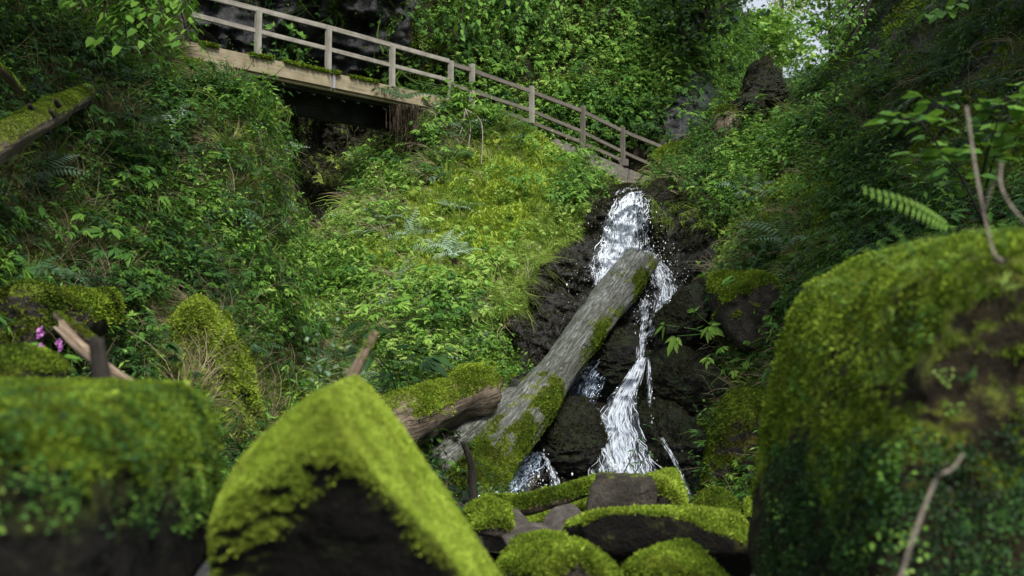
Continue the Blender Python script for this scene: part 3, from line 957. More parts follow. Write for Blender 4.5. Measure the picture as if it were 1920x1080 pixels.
def boulder(name, sil, d, thick, mat, label, cat='boulder', extra=(), seed=0, sub=6, k=9, amp=0.06, fs=2.2, tilt=0.25, moss=(0.15, 0.9), fuzz=0, fsize=1.0, ftint=0.5, group=None, mossfn=None, patchy=0, fmat=None, strat=0.0):
    """silhouette polygon in photo pixels (convex), distance, front/back thickness in metres, extra facets (nx, ny, nz, h)"""
    s = d / FPX
    pg = np.array(sil, float)
    c = pg.mean(0)
    q = (pg - c) * np.array([s, -s])
    r = random.Random(seed)
    planes = []
    m = len(q)
    for i in range(m):
        a, b = q[i], q[(i + 1) % m]
        e = b - a
        if np.hypot(*e) < 1e-6: continue
        nrm = np.array([e[1], -e[0]]) / np.hypot(*e)
        if nrm @ a < 0: nrm = -nrm
        h = max(nrm @ a, 0.02)
        ty = r.uniform(-tilt, tilt)
        nv = np.array([nrm[0], ty, nrm[1]])
        planes.append((nv / np.linalg.norm(nv), h / np.linalg.norm(nv)))
    planes += [(np.array([0, -1.0, 0]), thick[0]), (np.array([0, 1.0, 0]), thick[1])]
    for (x, y, z, h) in extra:
        nv = np.array([x, y, z], float)
        planes.append((nv / np.linalg.norm(nv), h))
    v, f = ico(sub)
    acc = 0
    for nv, h in planes:
        acc = acc + np.maximum(v @ nv / h, 0) ** k
    rad = acc ** (-1.0 / k)
    L = v * rad[:, None]
    size = np.mean(rad)
    L = L + v * (amp * size * (fbm(L / size, fs, 5, seed + 200) + 0.55 * (fbm(L / size, fs * 0.8, 4, seed + 230, ridged=True) - 0.42) + 0.16 * fbm(L / size, fs * 5, 3, seed + 250)))[:, None]
    if strat:   # broken ledges and fractures
        Q = L / size @ np.array([[.9, .25, .2], [-.2, .9, .1], [-.1, -.2, 1]]).T * np.array([1.2, 1.2, 3.6])
        st1 = fbm(Q, 1.1, 3, seed + 270)
        L = L + v * (strat * size * (np.floor(st1 * 4) / 4 * .9 + .35 * fbm(Q, 2.6, 4, seed + 280, ridged=True)))[:, None]
    Vw = L @ RC.T + W(c[0], c[1], d)
    N = vnormals(Vw, f)
    mz = np.clip((N[:, 2] - moss[0]) / 0.35, 0, 1) * moss[1]
    if patchy:
        mz = np.clip(mz * (.72 + patchy * fbm(Vw, 2.6, 4, seed + 400)), 0, 1)
    if mossfn is not None:
        mz = mossfn(Vw, N, mz)
    base = np.array([Vw[:, 0].mean(), Vw[:, 1].mean(), Vw[:, 2].min()])
    o = np_mesh(name, Vw, f, mat, attrs={'moss': mz}, origin=base)
    tag(o, label, cat, group)
    if fuzz:
        moss_on(o, Vw, f, mz, int(fuzz * 1.9), fsize * 0.55, ftint, mat=fmat)
    o['_c'] = 0
    del o['_c']
    return o


def moss_on(parent, V, F, mz, N, size, tint, thr=0.35, templs=None, name='moss_cover', mat=None, jit=0.12, zw=0.25):
    w = mz[F].mean(1)
    nr = np.cross(V[F[:, 1]] - V[F[:, 0]], V[F[:, 2]] - V[F[:, 0]])
    ar = np.linalg.norm(nr, axis=1)
    cen = V[F].mean(1)
    patch = fbm(cen, 2.2, 3, 7) * 0.5
    wt = ar * np.clip(w + patch - thr, 0, 1)
    if wt.sum() <= 0: return
    i = rng.choice(len(F), N, p=wt / wt.sum())
    a, b = rng.random(N)[:, None], rng.random(N)[:, None]
    sw = (a + b) > 1
    a = np.where(sw, 1 - a, a); b = np.where(sw, 1 - b, b)
    P = V[F[i, 0]] * (1 - a - b) + V[F[i, 1]] * a + V[F[i, 2]] * b
    n = nr[i] / ar[i][:, None]
    S = size * rng.lognormal(0, .3, N)
    vv, ff, tt = instance(templs or MOSST, P, n * (1 - zw) + np.array([0, 0, zw]), S, tint + .02 + rng.normal(0, jit, N) + 0.42 * fbm(P, 2.6 / max(size, .3), 4, 140))
    return np_mesh(name, vv, ff, mat or M['moss'], parent=parent, attrs={'tint': tt}, smooth=False)


# --- the three foreground boulders
def peak_moss(V, N, mz):
    px, py, d = pix(V)
    nz = 90 * fbm(V, 3.2, 5, 333)
    band = np.clip(np.minimum((px - 560) * 0.0 + 1, (1 - (py - (715 + np.abs(px - 630) * 0.93) + nz - 92 - np.clip(600 - px, 0, 300) * 0.2) / 90.0)), 0, 1)
    return np.clip(0.95 * band * (N[:, 2] > -0.5) + 0.35 * mz * (N[:, 2] > .45), 0, 1)


def foot_shade(V, N, mz):
    """moss gives way to dark rock low down, painting shade onto the foot"""
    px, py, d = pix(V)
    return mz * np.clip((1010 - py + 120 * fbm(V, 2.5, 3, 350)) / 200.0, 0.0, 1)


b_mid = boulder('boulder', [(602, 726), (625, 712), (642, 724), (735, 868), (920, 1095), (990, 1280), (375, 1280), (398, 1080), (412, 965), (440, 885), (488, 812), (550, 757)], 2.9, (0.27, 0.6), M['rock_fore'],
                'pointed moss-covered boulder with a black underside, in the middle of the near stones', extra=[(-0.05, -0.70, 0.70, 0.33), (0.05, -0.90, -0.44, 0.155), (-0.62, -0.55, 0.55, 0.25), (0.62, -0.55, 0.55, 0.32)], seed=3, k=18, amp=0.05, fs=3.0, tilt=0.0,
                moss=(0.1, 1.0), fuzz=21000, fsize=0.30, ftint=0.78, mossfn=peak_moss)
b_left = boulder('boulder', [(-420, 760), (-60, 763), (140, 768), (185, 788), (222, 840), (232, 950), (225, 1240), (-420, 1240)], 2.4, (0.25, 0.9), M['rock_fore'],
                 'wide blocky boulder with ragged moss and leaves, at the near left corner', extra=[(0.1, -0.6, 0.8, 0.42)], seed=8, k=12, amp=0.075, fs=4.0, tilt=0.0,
                 moss=(-0.3, 1.0), fuzz=13000, fsize=0.5, ftint=0.44, patchy=1.1, mossfn=foot_shade)
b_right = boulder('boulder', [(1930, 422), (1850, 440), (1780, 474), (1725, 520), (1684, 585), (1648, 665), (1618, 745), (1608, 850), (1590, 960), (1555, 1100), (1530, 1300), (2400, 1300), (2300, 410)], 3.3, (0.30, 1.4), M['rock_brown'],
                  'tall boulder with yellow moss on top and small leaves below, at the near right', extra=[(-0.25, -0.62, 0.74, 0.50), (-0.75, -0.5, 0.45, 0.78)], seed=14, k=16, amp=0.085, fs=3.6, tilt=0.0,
                  moss=(-0.35, 0.95), fuzz=20000, fsize=0.6, ftint=0.52, patchy=.6, mossfn=foot_shade)


def clutter(parent, templs, name, N, size, mat, dt, region, seed, zw=0.3):
    """small plants rooted on a boulder, inside a region of it"""
    me = parent.data
    V = np.empty(len(me.vertices) * 3); me.vertices.foreach_get('co', V); V = V.reshape(-1, 3) + np.array(parent.location)
    F = np.empty(len(me.polygons) * 3, np.int32); me.polygons.foreach_get('vertices', F); F = F.reshape(-1, 3)
    px, py, d = pix(V)
    N_ = vnormals(V, F)
    facing = np.sum(N_ * (V - np.array([0, 0, CAMZ])), 1) < 0.15
    mz = (inside(region, px, py) & facing).astype(float) * 1.2
    return moss_on(parent, V, F, mz, N, size, dt, 0.3, templs, name, mat, 0.16, zw)


clutter(b_left, COVERT, 'ivy_leaves', 260, 0.2, M['leaf'], 0.42, [(-50, 715), (400, 730), (410, 1000), (-50, 1000)], 1)
clutter(b_left, HANG, 'grass_blades', 50, 0.17, M['grass'], 0.42, [(200, 720), (420, 740), (420, 950), (250, 900)], 2)
clutter(b_left, HERB, 'leafy_sprigs', 40, 0.12, M['leaf'], 0.45, [(-50, 740), (400, 760), (400, 960), (-50, 960)], 3)
clutter(b_right, COVERT, 'ivy_leaves', 700, 0.24, M['leaf'], 0.18, [(1450, 830), (1940, 800), (1940, 1090), (1430, 1090)], 4)  # dark leaf tint paints shade into the lower part of the boulder
clutter(b_right, HERB, 'leafy_sprigs', 60, 0.15, M['leaf'], 0.5, [(1500, 520), (1940, 420), (1940, 800), (1500, 800)], 5)
clutter(b_right, GRASS, 'grass_blades', 60, 0.22, M['grass'], 0.55, [(1560, 420), (1940, 390), (1940, 560), (1560, 560)], 6)

# --- stones in the stream
stone = lambda *a, **k: boulder('stone', *a, cat='stone', **k)
stone([(1108, 905), (1160, 888), (1215, 890), (1222, 925), (1212, 965), (1165, 985), (1112, 968)], 7.6, (0.3, 0.3), M['rock'], 'square brown stone with a bare flat top just below the waterfall', seed=21, sub=6, k=12, amp=0.12, tilt=.5, moss=(0.75, 0.7))
stone([(1205, 895), (1240, 884), (1272, 897), (1290, 940), (1280, 1000), (1210, 1000)], 7.75, (0.3, 0.3), M['rock'], 'bright green moss-topped stone right beside the square brown stone', seed=22, sub=5, moss=(-0.2, 1.1), fuzz=2600, fsize=0.8, ftint=0.62)
stone([(1075, 975), (1110, 958), (1240, 950), (1330, 955), (1410, 985), (1425, 1030), (1380, 1120), (1100, 1120), (1070, 1040)], 6.3, (0.3, 0.45), M['rock_fore'], 'long dark slab with a crest of green moss across the stream',
      seed=23, k=12, extra=[(0, -0.7, -0.7, 0.2)], amp=0.07, moss=(0.35, 1.0), fuzz=4200, fsize=0.75, ftint=0.6)
stone([(1185, 1065), (1225, 1032), (1280, 1022), (1335, 1045), (1365, 1100), (1340, 1180), (1190, 1180)], 5.0, (0.3, 0.3), M['rock'], 'round mossy stone at the bottom edge before the dark slab', seed=24, sub=5, moss=(-0.1, 1.1), fuzz=3000, fsize=0.6, ftint=0.45)
stone([(985, 1055), (1030, 1015), (1090, 1010), (1140, 1045), (1180, 1100), (1150, 1200), (990, 1200)], 4.9, (0.3, 0.3), M['rock'], 'mossy hump of stone right of the pointed boulder', seed=25, sub=5, moss=(-0.1, 1.1), fuzz=3000, fsize=0.6, ftint=0.5)
stone([(945, 1030), (990, 1008), (1060, 1005), (1090, 1040), (1080, 1120), (950, 1120)], 5.6, (0.3, 0.3), M['rock'], 'low mossy stone tucked behind the mossy hump', seed=35, sub=5, moss=(-0.1, 1.1), fuzz=1800, fsize=0.7, ftint=0.52)
stone([(1296, 955), (1315, 936), (1350, 930), (1385, 942), (1398, 985), (1380, 1020), (1300, 1020)], 8.4, (0.3, 0.3), M['rock'], 'rounded brown-green stone under the right rock wall', seed=26, sub=5, moss=(0.0, 0.9), fuzz=1800, fsize=0.85, ftint=0.3)
stone([(1398, 960), (1412, 938), (1438, 937), (1452, 965), (1440, 1020), (1402, 1020)], 8.0, (0.2, 0.25), M['rock'], 'small bright moss-capped stone close to the tall right boulder', seed=27, sub=5, moss=(0.1, 1.0), fuzz=1000, fsize=0.85, ftint=0.6)
stone([(1022, 1000), (1045, 972), (1090, 963), (1108, 985), (1090, 1015), (1040, 1020)], 7.0, (0.25, 0.25), M['rock_grey'], 'smooth brown stone leaning on the dark slab', seed=28, sub=5, moss=(1.0, 0.3), amp=0.04)
stone([(905, 985), (950, 968), (990, 973), (1008, 1000), (960, 1020), (905, 1015)], 7.2, (0.3, 0.3), M['rock_grey'], 'flat pale grey stone in the stream', seed=29, sub=5, moss=(1.0, 0.3), amp=0.05)
stone([(940, 1010), (985, 995), (1025, 1003), (1030, 1025), (960, 1035)], 6.7, (0.25, 0.25), M['rock_grey'], 'low wedge of wet grey stone in front of the flat one', seed=30, sub=5, moss=(1.0, 0.3), amp=0.05)
stone([(880, 965), (915, 950), (955, 962), (962, 990), (920, 1005), (880, 1000)], 7.0, (0.2, 0.2), M['rock'], 'small green stone behind the pointed boulder', seed=31, sub=5, moss=(-0.1, 1.0), fuzz=900, fsize=0.8, ftint=0.5)
stone([(985, 960), (1030, 935), (1090, 925), (1130, 940), (1130, 985), (1000, 1000)], 8.6, (0.3, 0.3), M['rock'], 'mossy stone beneath the fallen mossy branch', seed=32, sub=5, moss=(-0.2, 1.1), fuzz=1800, fsize=0.9, ftint=0.55)
stone([(882, 940), (897, 932), (912, 942), (912, 965), (885, 965)], 8.2, (0.12, 0.12), M['rock_wet'], 'small dark green stone at the foot of the dark stick', seed=33, sub=4, moss=(0.0, 0.6))

peb = boulder('small_stone', [(0 + 960 - 22, 1000), (960 - 10, 984), (960 + 14, 982), (960 + 26, 996), (960 + 18, 1010), (960 - 14, 1012)], 7.0, (.07, .07), M['rock_grey'],
              'small wet grey stone lying in the stream bed', 'stone', seed=90, sub=4, amp=.12, moss=(1.2, .2), group='small wet stones in the stream bed')
for k, (px, py) in enumerate([(905, 1000), (930, 1022), (1012, 985), (1000, 1020), (1040, 1030), (1090, 950), (890, 985), (1105, 1000), (935, 962), (975, 958), (1060, 952), (1010, 962), (870, 960), (1285, 985), (1420, 1005)]):
    o = peb if k == 0 else peb.copy()
    if k: COL.objects.link(o)
    dd = CAMZ / math.tan(math.atan((py - 540) / FPX) - PITCH)
    o.location = Vector((*(W(px, py, dd)[:2]), 0.0 + .01 * (k % 4)))
    o.rotation_euler = (0, 0, k * 1.3)
    o.scale = (1.0 + .15 * (k % 5), 1.0 + .1 * (k % 3), .7 + .12 * (k % 4))

# --- rocks in and beside the fall
def wr(*a, **k):
    if a[3] is M['rock_wet']:
        k['amp'] = k.get('amp', .1) * 1.5; k['strat'] = .26; k['sub'] = 6; k['fs'] = 2.6; k['k'] = 13; k['tilt'] = .7; rr = random.Random(k.get('seed', 0)); k.setdefault('fuzz', 1700); k['fsize'] = .9; k['ftint'] = .3; k['moss'] = (-.35, .55); k['fmat'] = M['dark_moss']; k['extra'] = [(rr.uniform(-1, 1), rr.uniform(-1, -.3), rr.uniform(-.8, 1), rr.uniform(.26, .42)) for _ in range(7)]
    return boulder('rock', *a, cat='rock', **k)


wr([(1212, 360), (1240, 345), (1268, 372), (1270, 430), (1235, 452), (1210, 425)], 17.4, (0.4, 0.8), M['rock_wet'], 'wet black rock right of the top of the waterfall', seed=41, sub=5, amp=0.1, fs=3, moss=(0.4, 0.7))
wr([(1225, 600), (1262, 560), (1330, 535), (1352, 575), (1340, 640), (1290, 680), (1235, 660)], 14.2, (0.5, 0.8), M['rock_wet'], 'large dark mossy rock on the right of the log top', seed=42, sub=6, amp=0.1, fs=3, moss=(0.2, 1.0), fuzz=1800, fsize=1.0, ftint=0.1)
wr([(1345, 530), (1400, 506), (1450, 520), (1480, 565), (1460, 640), (1380, 650), (1340, 600)], 13.7, (0.6, 0.8), M['rock'], 'rock with a bright green moss cap above the right rock wall', seed=43, sub=6, amp=0.08, moss=(0.0, 1.0), fuzz=3500, fsize=1.3, ftint=0.52)
wr([(1222, 680), (1290, 640), (1345, 690), (1345, 760), (1300, 810), (1240, 790), (1218, 740)], 13.7, (0.5, 0.8), M['rock_wet'], 'jutting dark wet rock right of the lower cascade', seed=44, sub=6, amp=0.13, fs=3, moss=(0.5, 0.6))
wr([(1235, 790), (1300, 790), (1340, 850), (1320, 930), (1260, 930), (1228, 860)], 12.9, (0.4, 0.7), M['rock_wet'], 'dark rock at the foot of the right rock wall', seed=45, sub=5, amp=0.12, fs=3, moss=(0.5, 0.5))
wr([(1320, 850), (1350, 770), (1410, 730), (1470, 735), (1495, 800), (1490, 930), (1340, 960), (1312, 920)], 11.6, (0.5, 0.8), M['rock'], 'big dome of brown and green moss left of the tall right boulder', seed=46, sub=6, amp=0.08, fs=3.5, moss=(-0.3, 0.75), fuzz=6000, fsize=1.0, ftint=0.25)
wr([(1030, 800), (1060, 768), (1105, 765), (1128, 800), (1118, 880), (1090, 930), (1030, 930), (1012, 860)], 13.0, (0.35, 0.7), M['rock_wet'], 'rounded black rock between the two lower streams of water', seed=47, sub=6, amp=0.09, fs=3, moss=(0.6, 0.5))
wr([(1200, 760), (1222, 740), (1240, 800), (1262, 870), (1240, 935), (1215, 860)], 13.2, (0.25, 0.6), M['rock_wet'], 'narrow green-black rib of rock edging the lower cascade', seed=48, sub=5, amp=0.1, moss=(0.2, 0.8), fuzz=600, fsize=0.9, ftint=0.08)
wr([(1125, 660), (1165, 625), (1205, 640), (1212, 690), (1185, 740), (1140, 755), (1120, 710)], 14.5, (0.25, 0.6), M['rock_wet'], 'smooth grey wet rock showing below the log above the lower cascade', seed=49, sub=5, amp=0.05, moss=(0.9, 0.3))
wr([(1390, 200), (1410, 140), (1440, 103), (1478, 125), (1480, 190), (1440, 225), (1400, 225)], 20.0, (0.5, 0.8), M['rock_wet'], 'pointed mossy rock standing near the gap of sky', seed=50, sub=5, amp=0.06, moss=(0.3, 0.9), fuzz=1500, fsize=1.6, ftint=0.35)
wr([(1385, 220), (1392, 180), (1420, 165), (1440, 200), (1430, 240), (1395, 245)], 19.6, (0.4, 0.6), M['rock_wet'], 'lower shoulder of dark rock left of the pointed mossy rock', seed=51, sub=5, amp=0.06, moss=(0.2, 0.9), fuzz=700, fsize=1.5, ftint=0.35)
wr([(-60, 660), (0, 645), (50, 655), (88, 690), (80, 740), (-60, 760)], 4.6, (0.3, 0.4), M['rock'], 'rounded mossy stone behind the near left boulder', seed=52, sub=5, amp=0.06, moss=(0.0, 0.7), fuzz=1200, fsize=0.6, ftint=0.3)
wr([(15, 560), (60, 530), (110, 545), (118, 620), (70, 650), (15, 630)], 8.3, (0.3, 0.5), M['rock'], 'brown rock with thin moss under the ferns at the left edge', seed=53, sub=6, amp=0.14, moss=(-0.3, 0.6), fuzz=1500, fsize=1.0, ftint=0.2)
wr([(115, 560), (150, 540), (195, 560), (205, 610), (165, 640), (120, 610)], 8.7, (0.3, 0.5), M['rock'], 'mossy brown rock beside the brown rock on the left bank', seed=54, sub=6, amp=0.14, moss=(-0.2, 0.9), fuzz=1800, fsize=1.0, ftint=0.3)


wr([(330, 590), (365, 548), (405, 575), (448, 680), (478, 760), (488, 830), (430, 870), (330, 870), (290, 740)], 10.25, (0.42, 1.2), M['rock'], 'steep hump of rock under thick golden green moss on the left bank', seed=55, sub=6, amp=0.17, fs=3.2, moss=(-0.5, 1.0), fuzz=17000, fsize=1.0, ftint=0.66)

# ------------------------------------------------------------------ logs, branches
def tube(path, radii, seg=14, noise_amp=0.0, seed=0, cap=True, groove=0.0, ragged=0.0):
    P = np.asarray(path, float)
    n = len(P)
    rad = np.asarray(radii, float) if np.ndim(radii) else np.full(n, radii)
    Tn = np.gradient(P, axis=0)
    Tn /= np.linalg.norm(Tn, axis=1, keepdims=True)
    a0 = np.cross(Tn[0], [0.31, 0.2, 0.9]); a0 /= np.linalg.norm(a0)
    V = []
    a = a0
    th = np.linspace(0, 2 * np.pi, seg, endpoint=False)
    for i in range(n):
        a = a - Tn[i] * (a @ Tn[i]); a /= np.linalg.norm(a)
        b = np.cross(Tn[i], a)
        ring = np.cos(th)[:, None] * a + np.sin(th)[:, None] * b
        V.append(P[i] + ring * rad[i])
    V = np.array(V)
    if noise_amp or groove:
        C = P[:, None, :]
        dirs = (V - C) / (np.linalg.norm(V - C, axis=-1, keepdims=True) + 1e-9)
        h = noise_amp * fbm(V, 2.0, 4, seed)
        if groove:
            s = np.linspace(0, 1, n)[:, None] * np.ones(seg) * n * 0.05
            Q = np.stack([np.cos(th)[None] * 5 + 0 * s, np.sin(th)[None] * 5 + 0 * s, s], -1)
            h = h + groove * fbm(Q, 1.0, 4, seed + 5, ridged=True)
        V = V + dirs * (h * (rad[:, None] / rad.max()))[..., None]
    if ragged:
        rg = ragged * fbm(np.stack([np.cos(th) * 3, np.sin(th) * 3, 0 * th], -1), 1, 3, seed + 9)
        V[-1] += Tn[-1] * rg[:, None]; V[-2] += Tn[-1] * rg[:, None] * .5
        V[0] -= Tn[0] * rg[:, None]
    i = np.arange(n * seg).reshape(n, seg)
    j = np.roll(i, -1, 1)
    F4 = np.stack([i[:-1], j[:-1], j[1:], i[1:]], -1).reshape(-1, 4)
    Vf = V.reshape(-1, 3)
    F3 = np.zeros((0, 3), int)
    if cap:
        Vf = np.r_[Vf, [P[0]], [P[-1]]]
        c0, c1 = n * seg, n * seg + 1
        F3 = np.r_[np.stack([j[0], i[0], np.full(seg, c0)], -1), np.stack([i[-1], j[-1], np.full(seg, c1)], -1)]
    return Vf, F4, F3


def curve(pts, n=24):
    """smooth path through points"""
    pts = np.asarray(pts, float)
    m = len(pts)
    t = np.linspace(0, m - 1, n)
    ext = np.r_[[2 * pts[0] - pts[1]], pts, [2 * pts[-1] - pts[-2]]]
    i = np.minimum(t.astype(int), m - 2)
    f = (t - i)[:, None]
    p0, p1, p2, p3 = ext[i], ext[i + 1], ext[i + 2], ext[i + 3]
    return 0.5 * (2 * p1 + (p2 - p0) * f + (2 * p0 - 5 * p1 + 4 * p2 - p3) * f ** 2 + (3 * p1 - p0 - 3 * p2 + p3) * f ** 3)


def log_obj(name, path, radii, mat, label, cat, mossfn=None, fuzz=0, fsize=1.0, ftint=0.5, seg=36, noise_amp=0.05, groove=0.03, seed=0, ragged=0.1, group=None):
    """a log built along its own Z axis so that the grain follows it"""
    path = np.asarray(path, float)
    V, F4, F3 = tube(path, radii, seg, noise_amp, seed, True, groove, ragged)
    ax = Vector((path[-1] - path[0]).tolist()).normalized()
    q = Vector((0, 0, 1)).rotation_difference(ax)
    Rm = np.array(q.to_matrix())
    o0 = path[0]
    Vl = (V - o0) @ Rm
    tri = np.r_[F4[:, :3], F4[:, [0, 2, 3]], F3] if len(F3) else np.r_[F4[:, :3], F4[:, [0, 2, 3]]]
    N = vnormals(V, tri)
    mz = mossfn(V, N, Vl) if mossfn else np.zeros(len(V))
    o = np_mesh(name, Vl, [F4, F3], mat, attrs={'moss': mz})
    o.location = Vector(o0.tolist())
    o.rotation_mode = 'QUATERNION'
    o.rotation_quaternion = q
    if label: tag(o, label, cat, group)
    if fuzz:
        m = moss_on(None, V, tri, mz, int(fuzz * 1.8), fsize * 0.5, ftint)
        if m is not None:
            m.parent = o
            m.matrix_parent_inverse = Matrix.LocRotScale(o.location, q, None).inverted()
    return o


def main_log_moss(V, N, Vl):
    px, py, d = pix(V)
    n = fbm(V, 1.5, 4, 301)
    # moss on the flank facing the fall all along, thick patches near the foot
    side = np.clip((N @ np.array([0.80, -0.5, -0.1]) - 0.25) / 0.4, 0, 1)
    lower = np.clip((790 - (py + (px - 1000) * 0.2)) / -60, 0, 1)
    foot = lower * np.clip(N @ np.array([-0.1, -0.7, 0.7]) * 1.2, 0, 1)
    return np.clip(0.80 * side * (0.62 + 1.0 * n) * (N[:, 2] > -0.45) + foot * (0.75 + 0.9 * n) + 0.42 * (n > 0.05) * (fbm(V, 3.0, 4, 311) > -.1), 0, 1)


big_log = log_obj('fallen_log', curve([W(872, 930, 11.1), W(960, 812, 12.1), W(1075, 655, 13.9), W(1150, 555, 15.1), W(1199, 492, 15.95)], 90), np.linspace(0.285, 0.235, 90) + 0.022 * np.sin(np.linspace(0, 9, 90)),
                  M['log'], 'huge bare grey tree trunk with moss patches leaning up the waterfall', 'log', main_log_moss, 9000, 0.8, 0.36, 64, 0.06, 0.045, 5, 0.4)
log_obj('fallen_log', curve([W(815, 880, 11.3), W(880, 818, 11.9), W(965, 752, 12.9)], 40), np.linspace(.20, .2, 40), M['log'], 'thinner smooth pale log lying along the far side of the huge trunk', 'log',
        lambda V, N, L: 0.25 * (fbm(V, 2, 3, 9) > .1), 0, seg=32, seed=15, groove=0.02)
log_obj('fallen_log', curve([W(705, 812, 10.9), W(780, 778, 11.3), W(850, 748, 11.8), W(903, 733, 12.2)], 50), np.array([.30] * 50) + .02 * np.sin(np.linspace(0, 8, 50)), M['log_brown'],
        'short thick rotten log capped with yellow moss left of the huge trunk', 'log', lambda V, N, L: np.clip((N[:, 2] - 0.0) * 1.3, 0, 1) * (0.6 + .8 * (fbm(V, 1.6, 3, 12) > -.18)), 3800, 1.0, 0.56, 44, 0.08, 0.05, 25, 0.2)
upl = log_obj('fallen_log', curve([W(-140, 352, 7.7), W(0, 266, 8.6), W(75, 222, 9.6), W(170, 172, 12.6)], 50), np.linspace(.17, .12, 50), M['log_brown'], 'mossy log with branch stubs jutting in at the upper left edge', 'log',
              lambda V, N, L: np.clip((N[:, 2] + 0.1) * 1.3, 0, 1) * (0.55 + .8 * (fbm(V, 2.2, 3, 14) > -.2)), 3600, 0.6, 0.42, 36, 0.04, 0.02, 35, 0.05)
inv = upl.matrix_parent_inverse
for k, (px, py, ang) in enumerate([(62, 200, .4), (80, 222, 1.0), (100, 210, .2), (30, 240, .7), (110, 190, .1), (12, 262, 1.2), (90, 240, 1.4), (45, 232, 0.2)]):
    base = W(px, py + 8, 9.45 - 0.010 * (75 - px) - .13)
    s = np_mesh('branch_stub', *(lambda r_: (r_[0], [r_[1], r_[2]]))(tube(curve([base, base + np.array([0.0, -0.05, 0.02]), base + np.array([0.01, -0.09, 0.03 + .02 * ang])], 6), [.03, .026, .024, .022, .02, .018], 9, 0.01, k)), M['bark'])
    s.parent = upl
    s.matrix_parent_inverse = Matrix.LocRotScale(upl.location, upl.rotation_quaternion, None).inverted()
log_obj('branch', curve([W(-30, 112, 8.3), W(10, 140, 8.6), W(38, 172, 8.9)], 16), np.linspace(.05, .035, 16), M['log_brown'], 'short mossy branch at the left edge above the stubby log', 'branch', lambda V, N, L: np.clip(N[:, 2] + .5, 0, 1), 500, .6, .4, 14, .01, .005, 36, .02)
log_obj('branch', curve([W(905, 948, 8.0), W(985, 946, 7.9), W(1050, 930, 7.9), (W(1118, 908, 8.1))], 40), np.linspace(.075, .06, 40), M['log_brown'], 'thick mossy branch lying across the stream against the brown stone', 'branch',
        lambda V, N, L: np.clip(0.7 + N[:, 2], 0, 1), 2600, 0.8, 0.5, 22, .02, .01, 45, .03)
log_obj('stick', curve([W(889, 945, 9.6), W(886, 900, 9.6), W(882, 865, 9.55), W(868, 828, 9.5)], 24), np.linspace(.036, .024, 24), M['bark'], 'dark upright stick standing in front of the foot of the huge trunk', 'stick', None, seg=14, noise_amp=.012, groove=.008, seed=46, ragged=.03)
log_obj('stick', curve([W(640, 745, 5.2), W(668, 690, 5.2), W(690, 650, 5.2), W(704, 622, 5.2)], 24), np.linspace(.034, .018, 24), M['split'], 'pale broken stick poking up behind the pointed boulder', 'stick', lambda V, N, L: 0.4 * (L[:, 2] > .22), 60, .5, .5, 12, .006, .004, 47, .03)
log_obj('branch', curve([W(113, 612, 5.2), W(150, 650, 5.15), W(200, 690, 5.1), W(250, 725, 5.1)], 24), np.linspace(.03, .034, 24), M['split'], 'split pale branch lying behind the near left boulder', 'branch', None, seg=10, noise_amp=.012, groove=.01, seed=48, ragged=.06)
log_obj('branch', curve([W(105, 590, 5.4), W(140, 618, 5.3), W(175, 640, 5.2)], 20), np.linspace(.022, .026, 20), M['log_brown'], 'mossy brown branch above the split pale branch', 'branch', lambda V, N, L: np.clip(N[:, 2], 0, 1) * .6, 200, .5, .3, 12, .008, .005, 49, .03)
log_obj('stick', curve([W(196, 760, 3.4), W(192, 715, 3.4), W(180, 640, 3.4)], 20), np.linspace(.036, .026, 20), M['bark'], 'dark broken stub standing on the near left boulder', 'stick', None, seg=12, noise_amp=.012, groove=.008, seed=50, ragged=.04)
log_obj('branch', curve([W(1230, 312, 20.2), W(1255, 292, 20.2), W(1300, 283, 20.0), W(1350, 278, 19.6)], 30), np.linspace(.24, .2, 30), M['log_brown'], 'mossy log lying at the far end of the railing above the fall', 'log', lambda V, N, L: np.clip(N[:, 2] + .5, 0, 1), 1600, 1.3, .5, 20, .04, .02, 51, .05)
# thin twigs on the right
for k, (pts, r0, lab) in enumerate([
        ([W(1683, 1100, 2.3), W(1715, 1000, 2.3), W(1755, 900, 2.35), W(1785, 880, 2.36), W(1805, 852, 2.4)], .0062, 'long pale bent twig leaning on the leafy face of the tall right boulder'),
        ([W(1812, 200, 3.0), W(1826, 300, 2.95), W(1845, 400, 2.85), W(1862, 470, 2.75), W(1880, 490, 2.7)], .0048, 'thin grey twig hanging down onto the top of the tall right boulder'),
        ([W(1878, 305, 2.8), W(1876, 345, 2.8), W(1895, 385, 2.75), W(1935, 430, 2.7)], .0052, 'pale crooked twig at the right edge above the tall boulder')]):
    log_obj('twig', curve(pts, 30), np.linspace(r0, r0 * .6, 30), M['twig'], lab, 'twig', None, seg=8, noise_amp=.002, groove=0, seed=60 + k, ragged=0)

for k, (pts, r0, lab) in enumerate([
        ([W(1755, 900, 2.35), W(1768, 880, 2.33), W(1772, 868, 2.3)], .005, 'short side fork of the long pale bent twig'),
        ([W(1845, 400, 2.85), W(1862, 345, 2.84), W(1872, 322, 2.8)], .0035, 'side shoot of the thin grey twig above the tall right boulder')]):
    log_obj('twig', curve(pts, 12), np.linspace(r0, r0 * .5, 12), M['twig'], lab, 'twig', None, seg=7, noise_amp=.001, groove=0, seed=66 + k, ragged=0)

# ------------------------------------------------------------------ footbridge and railing


